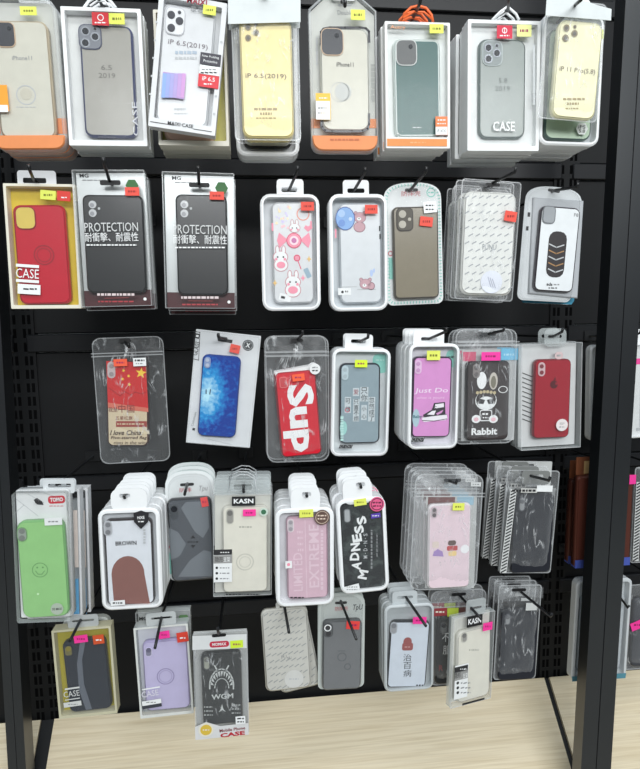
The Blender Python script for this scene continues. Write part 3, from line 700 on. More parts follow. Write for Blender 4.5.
PINK = mat((240, 150, 170)); PINKD = mat((222, 84, 116)); 
p = Pack('blister_packed_phone_case', 'white blister with clear case printed with pink candy and little rabbits', ((260.5, 194), (319, 194), (321, 310), (262, 311)), .285)
p.blister(10, 3.2, .022, floor=mat((208, 211, 214)))
def g(m, y):
    p.rot0 = 0; y2, y3 = y - .0003, y - .0006
    def bunny(cx, cy, s):
        for ex_ in (-2.6, 2.6):
            p.disc(m, cx + ex_ * s, cy - 6 * s, 3.6 * s, mat((196, 130, 140)), y, rx=1.9 * s); p.disc(m, cx + ex_ * s, cy - 6 * s, 3 * s, WHITE, y2, rx=1.3 * s)
        p.disc(m, cx, cy, 5.2 * s, mat((196, 130, 140)), y, rx=6.4 * s); p.disc(m, cx, cy, 4.6 * s, WHITE, y2, rx=5.8 * s)
        for ex_ in (-2.4, 2.4): p.disc(m, cx + ex_ * s, cy, .7 * s, INK, y3); p.disc(m, cx + ex_ * 1.5 * s, cy + 1.8 * s, 1.1 * s, PINK, y3)
    def body(cx, cy, s): p.disc(m, cx, cy, 6 * s, mat((196, 130, 140)), y, rx=6.6 * s); p.disc(m, cx, cy, 5.4 * s, WHITE, y2, rx=6 * s); p.disc(m, cx, cy, 3 * s, PINK, y3, rx=4 * s)
    bunny(294.5, 228, .9)
    for sg in (-1, 1): p.poly(m, [(294 + sg * 6, 240), (294 + sg * 15, 232.5), (294 + sg * 17, 240.5), (294 + sg * 14.5, 248)], PINK, y2)
    p.disc(m, 294, 240.5, 7.6, PINKD, y - .0008); p.disc(m, 294, 240.5, 6.8, PINK, y - .001); p.disc(m, 294, 240.5, 4.6, mat((250, 220, 228)), y - .0012); p.disc(m, 294, 240.5, 2.6, mat((200, 120, 170)), y - .0014)
    body(281, 265, 1.1); bunny(280.5, 257, 1.2); body(293, 290, 1.25); bunny(293, 282, 1.25)
    p.disc(m, 297, 258, 3.4, PINKD, y, ring=1.2); p.disc(m, 297, 258, 2, PINK, y); p.line(m, [(298, 261), (301, 269)], .9, PINKD, y)
    p.poly(m, [(308, 232), (304, 228), (305.5, 225), (308, 226.5), (311, 224.5), (312.6, 228)], PINK, y)
    for cx, cy, mm in ((309, 259, mat((230, 190, 120))), (275, 283, mat((230, 190, 120))), (303, 278, PINK)): p.poly(m, [(cx, cy - 3.4), (cx + .9, cy - .9), (cx + 2.6, cy), (cx + .9, cy + .9), (cx, cy + 3.4), (cx - .9, cy + .9), (cx - 2.6, cy), (cx - .9, cy - .9)], mm, y)
    p.rect(m, 305, 268, 310, 278, mat((150, 175, 190)), y, 1, rot=25); p.disc(m, 303, 214, 6.5, mat((236, 150, 130)), y, ring=1)
    rr = random.Random(3)
    for i in range(22): p.disc(m, rr.uniform(276, 290), rr.uniform(206, 228), rr.uniform(.6, 1.5), mat(rr.choice([(250, 200, 205), (250, 232, 190), (214, 205, 240)])), y)
    p.rect(m, 279, 294, 291, 301, WHITE, y, rot=-14); p.rect(m, 281, 296.2, 285, 298.6, INK, y2, rot=-14)
    for a, b in ((272.5, 226), (311, 224)): p.rect(m, a - .9, b - 3, a + .9, b + 5, PINK, y2, .8)
p.case(((271.5, 202), (312.5, 202), (314.5, 303), (273.5, 303.5)), mat((216, 218, 220), .25), 7, mat((202, 204, 206), .25), 1, gfx=g, y=.006)
p.sticker(301, 202, 314, 210.4, REDS, deco='price'); p.tab(277, 179.5, 303.5, 197, RIM, slot=(281.5, 187.5, 297, 192)); p.hook((289, 190), (297.6, 171), 'hook holding the blister with pink candy and rabbits')
p.stack(1, 'white blister behind the pink candy and rabbit case', jit=.0012)

p = Pack('blister_packed_phone_case', 'white blister with clear case printed with a blue bubble and mauve bears', ((328, 194), (387, 194), (388.7, 310.5), (331, 311)), .285)
p.blister(10, 3.4, .022, floor=mat((200, 206, 210)))
MV = mat((196, 156, 164)); MVD = mat((140, 96, 108))
def g(m, y):
    p.rot0 = 0; y2 = y - .0003
    def bear(cx, cy, s):
        for sg in (-1, 1): p.disc(m, cx + sg * 4.6 * s, cy - 4.6 * s, 2 * s, MVD, y); p.disc(m, cx + sg * 4.6 * s, cy - 4.6 * s, 1.5 * s, MV, y2)
        p.disc(m, cx, cy, 5.4 * s, MVD, y, rx=6.4 * s); p.disc(m, cx, cy, 5 * s, MV, y2, rx=6 * s); p.disc(m, cx - 1 * s, cy + 1.4 * s, 1.7 * s, WHITE, y - .0005, rx=2.2 * s); p.disc(m, cx - 1 * s, cy + 1 * s, .6 * s, INK, y - .0007)
    p.disc(m, 359.5, 227, 5.2, MVD, y, rx=6); p.disc(m, 359.5, 227, 4.6, MV, y2, rx=5.4); bear(360, 217.5, .95)
    p.disc(m, 345.2, 218.5, 11.4, mat((70, 96, 160)), y2 - .0004, rx=9.8); p.disc(m, 345.2, 218.5, 10.6, mat((136, 176, 226)), y2 - .0006, rx=9)
    p.disc(m, 341.5, 213.5, 3.6, mat((170, 200, 236)), y2 - .0008); p.disc(m, 341.8, 223, 3.4, mat((112, 150, 212)), y2 - .0008); p.disc(m, 350.5, 219, 1.8, mat((196, 218, 242)), y2 - .0008)
    bear(365.5, 284, .95); p.disc(m, 371, 286, 4, MVD, y, ring=.8); p.disc(m, 371, 286, 3.3, MV, y2)
    p.disc(m, 371.5, 273, 3.4, mat((176, 196, 232)), y, rx=1.6); p.disc(m, 374, 270.6, 2.2, mat((176, 196, 232)), y, rx=1)
    p.rect(m, 338, 288, 351, 295, WHITE, y); p.disc(m, 342.5, 292, 1.3, INK, y2); p.dashes(m, 347, 291.5, 4, INK, y2, 1.6, 2)
    p.rect(m, 332.4 + 2.5, 229, 336.5, 238, PINK, y2, .8); p.rect(m, 379, 226, 380.4, 231, INK, y2); p.rect(m, 379.4, 234, 380.8, 239, INK, y2)
    p.rect(m, 341, 286.5, 357, 287.2, LTGREY, y); p.rect(m, 357, 289, 376, 289.8, LTGREY, y)
p.case(((338, 203), (380.5, 203), (382.5, 303), (341, 303.5)), mat((214, 218, 221), .25), 7, mat((194, 200, 205), .25), 1, gfx=g, y=.006)
p.sticker(365, 205, 377.6, 213.4, REDS, deco='price'); p.tab(343, 180.5, 368.8, 197, RIM, slot=(347.5, 188.4, 364.5, 193)); p.hook((354, 190.5), (365, 172), 'hook holding the blister with the blue bubble')

def dotborder(p, mb, P, y, m, n=90):
    L_ = [0]
    for a, b in zip(P, P[1:] + P[:1]): L_.append(L_[-1] + math.dist(a, b))
    for i in range(n):
        u = (i + .5) / n * L_[-1]
        for j in range(len(P)):
            if L_[j] <= u <= L_[j + 1]:
                a, b = P[j], P[(j + 1) % len(P)]; f = (u - L_[j]) / max(1e-9, L_[j + 1] - L_[j]); x, z = a[0] + (b[0] - a[0]) * f, a[1] + (b[1] - a[1]) * f
                tx, tz = (b[0] - a[0]), (b[1] - a[1]); l = math.hypot(tx, tz) or 1; tx, tz = tx / l, tz / l; w, h = .45 * p.k, 1.3 * p.k
                mb.flat([(x - tx * w - tz * h, z - tz * w + tx * h), (x + tx * w - tz * h, z + tz * w + tx * h), (x + tx * w + tz * h, z + tz * w - tx * h), (x - tx * w + tz * h, z - tz * w - tx * h)], y, m); break
p = Pack('carded_phone_case', 'smoke brown case on a white arched card with dotted teal edge', ((384, 181), (441.5, 181), (447, 303.5), (389.5, 305)), .29)
P = archshape(p.x0, p.z0, p.x1, p.z1, 6 * p.k, 16 * p.k)
def g(m, y):
    dotborder(p, m, inset(P, 2.2 * p.k), y, TEALC, 100); p.txt(m, '防摔壳', 411, 193.6, 19, 5, mat((206, 90, 100)), y, bold=.02)
    p.rect(m, 389, 258, 393, 279, TEALC, y); p.disc(m, 390.5, 253.5, 2.6, mat((206, 110, 120)), y, ring=1); p.disc(m, 431, 192.5, 4.6, TEALC, y, ring=1); p.dashes(m, 431, 192.5, 6, TEALC, y, 1.4, 2)
p.card(P, mat((228, 231, 231)), gfx=g, edge=mat((196, 224, 218)), y=.011)
p.case(((392, 207), (437.8, 206), (439.8, 298.3), (395, 299)), mat((132, 124, 106), .2, .5), 5, mat((84, 78, 68), .3), 1.2, y=.001)
p.cam(396.5, 208, 413.2, 230.5, 'two', mat((82, 78, 70)), mat((58, 54, 50)), mat((176, 172, 160)))
p.shell(inset(P, 3 * p.k), FILM_WIN, .012, .002); p.tw = .016
def d_(m, y): p.dashes(m, 430, 205.4, 9, INK, y, 1.2, 3); p.dashes(m, 430, 209.4, 9, INK, y, 1.2, 3)
p.sticker(423.6, 201.6, 436.6, 212.4, WHITE, name='model_label', deco=d_, rot=4); p.sticker(420, 217, 432.8, 226, REDS, deco='price', rot=-8)
mb = MB(); p.rect(mb, 405, 188.4, 418, 191.4, BLACK, .0098, 1.4); mb.build('hang_hole', p.root); p.hook((410.5, 189.6), (426, 171.5), 'hook holding the smoke brown case card')

def dashpad(p, mb, x0, y0, x1, y1, y, m, sx=7.2, sy=7.6, w=5, slope=34):
    r = 0; yy = y0
    while yy < y1:
        xx = x0 + (sx / 2 if r % 2 else 0)
        while xx < x1: p.rect(mb, xx - w / 2, yy - .5, xx + w / 2, yy + .5, m, y, rot=slope); xx += sx
        yy += sy; r += 1
p = Pack('bagged_phone_case', 'white padded case sleeve with slanted grey dashes in a crinkled bag, second row', ((467, 179), (524, 180), (513.5, 301), (452, 299)), .30)
p.bag(3, FILM_BAG, .0025, -.0012, .013, seed=4)
mb = MB(); q_ = ((465.5, 191), (518, 193.5), (510.5, 294.5), (459.5, 295)); y = .002
TL, TR, BR, BL = [Vector(p.L(*a, y)) for a in q_]; c = (TL + TR + BR + BL) / 4; w_, h_ = (TR - TL).length / 2, (TL - BL).length / 2
a_ = (TR - TL) + (BR - BL); up = (TL + TR) - (BL + BR); p.rot0 = (math.degrees(math.atan2(a_.y, a_.x)) + math.degrees(math.atan2(-up.x, up.y))) / 2
PD = p.xf(rrect(-w_, -h_, w_, h_, 8 * p.k), c.x, c.y, p.rot0); mb.slab(PD, y, y + .007, mat((224, 225, 221), .55), .003)
dashpad(p, mb, 467, 197, 513, 292, y - .0004, mat((160, 164, 168)), slope=32); p.txt(mb, 'PUNU', 489.5, 247, 14, 5, mat((150, 156, 160)), y - .0006, bold=.01)
p.caseo = mb.build('case_sleeve', p.root); p.rot0 = 0
p.rsticker(491.5, 282, 11, mat((222, 226, 236)), y=.0006, deco=lambda m, y: [p.line(m, [(488 + i * 2.2, 277 + i), (491 + i * 2.2, 287 + i * .5)], .8, mat((170, 174, 190)), y) for i in range(3)])
p.sticker(504.7, 211.5, 516.7, 221, REDS, y=-.004, deco='price', rot=-6); mb = MB(); p.rect(mb, 486, 183, 500, 186, BLACK, -.0035, 1.2); mb.build('hang_hole', p.root)
p.hook((490, 184.5), (515, 172), 'hook holding the dashed white sleeves on the second row')
p.stack(4, 'dashed white sleeve stacked behind the front one on the second row', jit=.002, seed=8, rot=1)

p = Pack('carded_phone_case', 'white case with a dark striped emblem in a grey arched tray', ((529, 184), (586, 186.5), (573, 303), (520.5, 299)), .285)
P = archshape(p.x0, p.z0, p.x1, p.z1, 6 * p.k, 15 * p.k)
mb = MB(); mb.slab(P, .011, .0125, mat((196, 200, 202))); mb.flat(inset(P, 1.6 * p.k), .0107, mat((206, 210, 212)))
mb.slab(inset(P, 1 * p.k), .0126, .016, mat((120, 126, 130))); p.rot0 = 0
for a, b in ((528.6, 214.5), (527, 228.4)): p.rect(mb, a - 1, b - 2, a + 1.6, b + 2, INK, .0104)
mb.build('tray_card', p.root); p.rot0 = -4.5
mb = MB(); Q = ((533, 197.5), (583, 201), (577, 298.5), (528, 293.5)); TL, TR, BR, BL = [p.L(*a, .009) for a in Q]
mb.slab([TL, TR, BR, BL], .006, .011, mat((172, 176, 180), .4), .002); mb.build('inner_tray', p.root)
def g(m, y):
    K = mat((48, 44, 46)); TN = mat((160, 124, 84)); rot = p.rot0; y2 = y - .0003
    p.rect(m, 547.5, 233, 565.5, 276, K, y, 7)                      # plain dark striped emblem
    for i in range(5): p.line(m, [(549.5 - i * .3, 244 + i * 6.2), (556.5 - i * .3, 247.5 + i * 6.2), (564 - i * .3, 245 + i * 6.2)], 1.1, TN if i % 2 else LTGREY, y2)
    p.txt(m, 'ads', 549.5, 284.2, 6, 3, INK, y, bold=.04); p.dashes(m, 556.5, 284.6, 6, GREY, y, 1.2, 2); p.dashes(m, 552.8, 288, 9, INK, y, 1, 3)
    p.txt(m, 'F8', 576.3, 215, 4.6, 3.2, GREY, y, bold=.02)
p.case(((541.5, 204.8), (579.3, 208.4), (574.5, 293.8), (533.2, 290)), mat((222, 226, 228), .3), 6, mat((62, 58, 64), .35), 1.1, y=-.001, t=.008, gfx=g)
p.cam(542.8, 206.5, 555.6, 223, 'none', mat((150, 154, 158)), mat((110, 114, 118)), r=4)
p.shell(inset(P, 2 * p.k), FILM_WIN, .012, .003); p.tw = .016
mb = MB(); p.rect(mb, 548, 189.2, 560, 192, BLACK, .0102, 1.3, rot=-4); mb.build('hang_hole', p.root); p.hook((554, 190.4), (577, 187), 'hook holding the grey arched tray with the white case')
p2 = Pack('carded_phone_case', 'teal-footed arched card just behind the white case with the dark emblem', ((529, 186), (586, 188), (572.5, 304.5), (521, 303)), .262)
P = archshape(p2.x0, p2.z0, p2.x1, p2.z1, 6 * p2.k, 15 * p2.k)
def g(m, y): m.flat([(p2.x0 + .0005, .006), (p2.x1 - .0005, .006), (p2.x1 - .004, .0005), (p2.x0 + .004, .0005)], y, mat((60, 140, 170))); m.flat([(p2.x0, .006), (p2.x1, .006), (p2.x1, .016), (p2.x0, .016)], y, mat((60, 140, 170)))
p2.card(P, PALE, gfx=g, y=.003); mb = MB(); p2.rect(mb, 548, 190, 560, 193, BLACK, .002, 1.2); mb.build('hang_hole', p2.root)
# ================================================================== THIRD ROW
DKRED = mat((120, 24, 28))
p = Pack('bagged_phone_case', 'red and cream flag case with gold stars in a clear zip bag', ((88.6, 336.5), (160, 338), (172.5, 461.5), (101.4, 465)), .235)
p.bag(8, FILM_BAG, .0022, -.0012, .013, seed=11, zipy=[(92, 352, 163, 353.2), (92.5, 355, 163.5, 356)])
def g(m, y):
    y2 = y - .0003; k = p.rot0
    def star(cx, cy, r, a0=0):
        P = []
        for i in range(10): a = math.radians(a0 - 90 + 36 * i); q = r if i % 2 == 0 else r * .42; P.append((cx + q * math.cos(a), cy + q * math.sin(a)))
        x, z = p.L(cx, cy, y2); pts = [p.L(*a, y2) for a in P]
        for i in range(10): m.face([(x, y2, z), (*([pts[i][0], y2, pts[i][1]]),), (pts[(i + 1) % 10][0], y2, pts[(i + 1) % 10][1])], mat((240, 200, 60)))
    p.poly(m, [(106.2, 361), (145.7, 362.5), (148.2, 408), (107.8, 402.5)], mat((196, 30, 30), .4), y - .0001)
    p.poly(m, [(107.8, 402.5), (148.2, 408), (148.4, 412), (108, 408)], mat((206, 110, 90), .4), y - .0001)
    star(141, 373, 5.6, 8)
    for a, b in ((123.5, 370.5), (122.5, 379), (129.3, 384.5), (128.6, 376)): star(a, b, 1.9, 20)
    for i in range(3): p.line(m, [(109 + i * 13, 388 + i * 2), (120 + i * 11, 396 - i), (124 + i * 11, 392)], .8, mat((160, 22, 26)), y2)
    p.txt(m, '中国', 126.3, 408.6, 16, 8.4, mat((120, 26, 30)), y2, bold=.05); p.txt(m, '我是', 113, 409.6, 9, 5, mat((120, 40, 40)), y2, bold=.02)
    p.txt(m, '五星红旗', 124, 418, 17, 4, DKRED, y2, bold=.04); p.rect(m, 116, 421, 147, 427, mat((150, 60, 52)), y2); p.dashes(m, 131, 424, 28, mat((206, 180, 150)), y2 - .0003, 1.6, 8)
    p.poly(m, [(109, 432), (118, 427), (130, 431), (140, 427), (149, 431), (149.5, 434), (109, 434)], mat((214, 200, 170)), y2)
    p.txt(m, 'I love China', 126, 432.6, 31, 5, mat((60, 40, 36)), y2 - .0004, bold=.03, shear=.25); p.txt(m, 'Five-starred flag', 129, 438, 36, 4, mat((70, 48, 42)), y2 - .0004, bold=.02, shear=.25)
    p.txt(m, 'rises in the wind', 131, 442.6, 34, 3.4, mat((70, 48, 42)), y2 - .0004, shear=.25)
p.case(((105, 360.3), (146.7, 362), (149.7, 446.3), (108.3, 446)), mat((206, 190, 160), .35), 6, mat((70, 36, 34), .35), 1, y=.002, gfx=g)
p.cam(107.5, 361.5, 115.2, 378.5, 'pill', mat((190, 176, 176)), r=3.6, lens=mat((150, 140, 140))); p.rot0 = 0
p.sticker(113.7, 359, 127, 366.3, mat((240, 96, 66)), y=-.005, deco='price'); p.sticker(133.2, 357.8, 146, 366.2, WHITE, y=-.005, name='model_label', deco=lambda m, y: (p.dashes(m, 139.6, 360.4, 10, INK, y, 1.8, 3), p.dashes(m, 139.6, 363.6, 8, GREY, y, 1, 3)))
mb = MB(); p.rect(mb, 119, 338.6, 131, 342.6, BLACK, -.003, 2); mb.build('hang_hole', p.root); p.hook((124.5, 341), (129, 347), 'hook holding the zip bag with the flag case', ext=.04)

p = Pack('carded_phone_case', 'glossy blue underwater case on a white tilted card', ((193, 329), (259.5, 336), (251, 451.5), (188, 441.5)), .24)
def bluemat():
    m = bpy.data.materials.new('blue_sea'); m.use_nodes = True; nt = m.node_tree; L = nt.links.new; b = nt.nodes['Principled BSDF']; b.inputs['Roughness'].default_value = .15
    tc = nt.nodes.new('ShaderNodeTexCoord'); mp = nt.nodes.new('ShaderNodeMapping'); x, z = p.L(208, 394, .004)
    mp.inputs['Location'].default_value = (-x / .035, 0, -z / .062); mp.inputs['Scale'].default_value = (1 / .035, 0, 1 / .062)
    g = nt.nodes.new('ShaderNodeTexGradient'); g.gradient_type = 'SPHERICAL'; n = nt.nodes.new('ShaderNodeTexNoise'); n.inputs['Scale'].default_value = 160; n.inputs['Detail'].default_value = 5
    a = nt.nodes.new('ShaderNodeMath'); a.operation = 'MULTIPLY_ADD'; a.inputs[1].default_value = .9; s = nt.nodes.new('ShaderNodeMath'); s.operation = 'SUBTRACT'; s.inputs[1].default_value = .45
    r = nt.nodes.new('ShaderNodeValToRGB'); e = r.color_ramp.elements; e[0].color = (lin(20), lin(60), lin(150), 1); e[1].color = (lin(186), lin(232), lin(248), 1); e[1].position = .95
    k = e.new(.45); k.color = (lin(40), lin(150), lin(214), 1); k2 = e.new(.12); k2.color = (lin(24), lin(88), lin(176), 1)
    L(tc.outputs['Object'], mp.inputs[0]); L(mp.outputs[0], g.inputs[0]); L(tc.outputs['Object'], n.inputs['Vector']); L(n.outputs['Fac'], a.inputs[0]); L(g.outputs['Fac'], a.inputs[2]); L(a.outputs[0], s.inputs[0]); L(s.outputs[0], r.inputs[0]); L(r.outputs[0], b.inputs['Base Color'])
    return m
def g(m, y):
    p.rot0 = -8; p.txt(m, 'GLASS', 196.3, 348.5, 14, 4.6, INK, y, rot=90, bold=.01); p.rect(m, 193.8, 331.4, 199.8, 332, INK, y); p.rect(m, 193, 359.2, 199, 359.8, INK, y)
    p.line(m, [(194.3, 331.5), (192.8, 359.6)], .5, INK, y); p.line(m, [(200, 332), (198.6, 360)], .5, INK, y); p.rect(m, 195, 333.5, 199.4, 338.5, INK, y); p.rect(m, 196, 335, 198.6, 337, WHITE, y - .0002)
    p.disc(m, 248, 345.3, 5.6, mat((70, 74, 76)), y, ring=1); p.disc(m, 248, 345.3, 4.2, mat((70, 74, 76)), y); p.txt(m, 'X', 248, 345.3, 4.6, 4.6, WTEXT, y - .0003, bold=.04)
    p.txt(m, 'Customize', 193.7, 419, 15, 2.6, GREY, y, rot=90); p.rect(m, 192.4, 428, 195, 430.4, INK, y); p.rect(m, 207, 441.5, 232, 442, LTGREY, y)
    p.poly(m, [(216.6, 334.8), (221, 336.2), (221.4, 338.4), (232.6, 340), (232, 343.2), (218, 341)], BLACK, y)
p.card(rrect(p.x0, p.z0, p.x1, p.z1, .001, 2), mat((222, 225, 227)), y=.010, t=.002, gfx=g)
bm = bluemat()
def g(m, y):
    K = mat((18, 40, 80)); p.rect(m, 205.6, 389.4, 206.6, 394, K, y, rot=4); p.rect(m, 209.6, 389, 210.6, 394.6, K, y, rot=-2)
p.case(((201, 353), (240, 357.3), (236.6, 439), (199, 435)), bm, 6, mat((20, 60, 140), .2), .8, y=.002, gfx=g)
p.cam(204.2, 356.8, 210.6, 368.2, 'pill', mat((130, 150, 190)), r=3, lens=mat((170, 180, 200))); p.rot0 = -7
p.sticker(230, 344.6, 239.8, 353, REDS, y=.002, deco='price')
b = MB(); b.slab(rrect(p.x0 + .001, p.z0 + .001, p.x1 - .001, p.z1 - .001, .003, 3), 0, .0098, FILM_WIN, .002); b.build('clear_cover', p.root); p.tw = .014
p.hook((226, 338.5), (218.5, 337.5), 'hook holding the white card with the blue underwater case', ext=.02)

p = Pack('bagged_phone_case', 'red case with large sideways white lettering in a clear zip bag', ((263, 335), (329, 337), (330, 461.5), (269.5, 464)), .25)
p.bag(9, FILM_BAG, .0024, -.0014, .014, seed=17, zipy=[(264, 351.6, 329, 353), (264, 355.6, 329, 356.6)])
def g(m, y): p.txt(m, 'Sup', 298.8, 418.5, 69, 34, WTEXT, y, rot=-90, bold=.055)
p.case(((275, 374.5), (317, 367.3), (320, 454.5), (281.8, 457.3)), mat((206, 26, 46), .35), 5, mat((160, 24, 38), .3), .8, y=.002, gfx=g)
p.cam(279.5, 377, 287.5, 388, 'none', mat((196, 60, 66)), mat((226, 110, 112)), r=2); rk = p.rot0
mb = MB(); mb.flat([p.L(*a, .0032) for a in ((275, 372), (316, 364.6), (316.4, 369), (275.4, 376.5))], .0032, WHITE); mb.build('inner_card', p.root); p.rot0 = 6
p.sticker(292.4, 374, 304.6, 381, mat((240, 96, 60)), y=-.005, deco='price'); p.rsticker(315, 369, 5.4, mat((228, 230, 230)), y=-.005, deco=lambda m, y: (p.dashes(m, 315, 367.5, 6, GREY, y, 1.3, 2), p.dashes(m, 315, 370.6, 6, INK, y, 1.3, 2)))
p.rot0 = 0
mb = MB(); p.rect(mb, 291, 338.6, 303, 342.4, BLACK, -.0034, 1.8); mb.build('hang_hole', p.root); p.hook((297, 340.6), (302.5, 334), 'hook holding the zip bags with the red lettered case', ext=.03)
p.stack(1, 'clear zip bag behind the red lettered case', dx=-.002, jit=.001)

def stripes(p, m, x0, y0, x1, y1, y, mm, n=9):
    for i in range(n):
        f = x0 + (x1 - x0) * i / n; p.line(m, [(f, y1), (f + 1.4, y0)], .8, mm, y)
p = Pack('blister_packed_phone_case', 'white blister with blue-grey case printed with small vertical writing', ((331, 347), (390, 350), (388.8, 456), (332, 456)), .25)
def g(m, y):
    p.rot0 = 0; p.rect(m, 372.5, 354, 388, 373, TEALC, y, 5); p.dashes(m, 380, 360, 9, mat((190, 228, 220)), y, 1.6, 3)
p.blister(8, 3, .02, floor=mat((212, 218, 220)), gfx=g)
def g(m, y):
    p.rot0 = 0; K = mat((28, 32, 36)); y2 = y - .0004
    for (cx, y0, y1, s, sz) in ((347.8, 397, 413, '可惜', 5), (356, 388, 396, '爱', 5), (356.2, 399, 421.5, '只喜不烦', 5), (364.2, 387, 401.4, '只你', 6.6), (364, 405, 420, '小心', 4.6), (371.6, 397, 421.5, '忽然成了', 5.4)):
        p.rect(m, cx - sz * .62, y0, cx + sz * .62, y1, mat((196, 206, 210)), y); n = len(s)
        for i, ch in enumerate(s): p.txt(m, ch, cx, y0 + (i + .5) * (y1 - y0) / n, sz, min(sz, (y1 - y0) / n * .9), K if cx != 356 else mat((150, 60, 70)), y2, bold=.02)
    p.disc(m, 347.4, 410, 2.4, mat((206, 110, 130)), y2, ring=.8)
    p.disc(m, 343.5, 428, 7, mat((156, 206, 200)), y, rx=3.6); p.dashes(m, 342, 428, 26, mat((190, 226, 220)), y2, 3, 9, 90)
p.case(((339, 363.5), (380.4, 362.8), (379.8, 443.8), (340.2, 443.4)), mat((142, 160, 168), .3), 6, mat((40, 46, 56), .3), 1.2, y=.003, gfx=g)
p.cam(341.8, 365.8, 348.4, 380, 'pill', mat((186, 204, 210)), r=3.2, lens=mat((170, 186, 192)))
def tag(x0, y0, x1, y1):
    mb = MB(); p.rect(mb, x0, y0, x1, y1, PALE, -.0007); stripes(p, mb, x0 + .5, y0 + .3, x1, y1 - .3, -.001, INK, 10); p.txt(mb, 'X/XS', (x0 + x1) / 2, (y0 + y1) / 2, (x1 - x0) * .9, y1 - y0 - .8, INK, -.0012, bold=.02); mb.build('model_label', p.root)
tag(338.6, 444.6, 352.4, 448.6)
p.sticker(355, 360, 367.3, 367.2, mat((216, 240, 50)), deco='price'); p.tab(345, 334.6, 372.8, 350, RIM, slot=(351, 339.5, 366, 343.2)); p.hook((360, 341.4), (368, 337.5), 'hook holding the blister with the blue-grey case', ext=.03)
p.stack(1, 'white blister behind the blue-grey case', jit=.0015)

p = Pack('blister_packed_phone_case', 'white blister with pink case printed with a black high-top sneaker', ((408.5, 343.6), (459.8, 343.6), (457.3, 448.5), (408, 449.2)), .30)
def g(m, y): p.rect(m, 446, 350, 459, 367, TEALC, y, 5); p.dashes(m, 452, 357, 8, mat((190, 228, 220)), y, 1.6, 3)
p.blister(8, 2.8, .02, floor=mat((216, 214, 222)), gfx=g)
def g(m, y):
    p.rot0 = 0; K = mat((44, 36, 48)); W_ = mat((236, 232, 238)); y2, y3 = y - .0003, y - .0006
    p.txt(m, 'Just Do', 431.5, 391, 33, 6, mat((240, 222, 240)), y, bold=.01, shear=.2); p.txt(m, 'what is yours', 430.5, 398, 28, 3.6, mat((238, 200, 232)), y, shear=.2)
    p.poly(m, [(434, 403), (445, 402), (445.5, 414), (424.5, 417.5), (422.8, 415), (427, 412.5), (432, 409.5)], K, y)
    p.poly(m, [(435.3, 404.2), (443.8, 403.2), (444, 407), (434.6, 408.6)], W_, y2); p.poly(m, [(427, 414.5), (432, 411), (436, 410.5), (434, 415)], W_, y2)
    p.poly(m, [(436, 413.5), (443.5, 409.6), (442, 412.6), (437.5, 415)], mat((206, 140, 196)), y2)
    for i in range(3): p.line(m, [(432 + i * .9, 408.6 - i * 1.6), (435.2 + i * .6, 410 - i * 1.6)], .5, K, y3)
    p.poly(m, [(422.4, 417.2), (446.6, 414), (447.4, 418.5), (446, 420), (424, 422), (422, 420.2)], W_, y); p.line(m, [(422.4, 420.4), (434, 421), (447, 418.8)], .6, K, y2); p.line(m, [(422.6, 417), (446.5, 414.3)], .6, K, y2)
    p.disc(m, 416, 418, 9, mat((170, 196, 206)), y, rx=3.6); p.txt(m, 'Baby', 417.5, 417, 9, 4, mat((60, 110, 120)), y2, bold=.02)
p.case(((412.6, 356.3), (451.5, 357), (450.8, 437.8), (412, 437)), mat((214, 146, 204), .3), 5, mat((60, 40, 66), .3), 1.1, y=.003, gfx=g)
p.cam(415, 360, 421.6, 373.8, 'pill', mat((226, 190, 222)), r=3.2, lens=mat((200, 150, 196)))
tag(411, 437.5, 424, 442)
p.sticker(427, 350.8, 440.2, 360, YEL, deco='price'); p.tab(413.5, 330, 444, 347, RIM, slot=(421, 337, 437, 341)); p.hook((429, 338.8), (446, 331.5), 'hook holding the blisters with the sneaker case', ext=.04)
p.stack(3, 'white blister stacked behind the pink sneaker case', jit=.0008, seed=4)

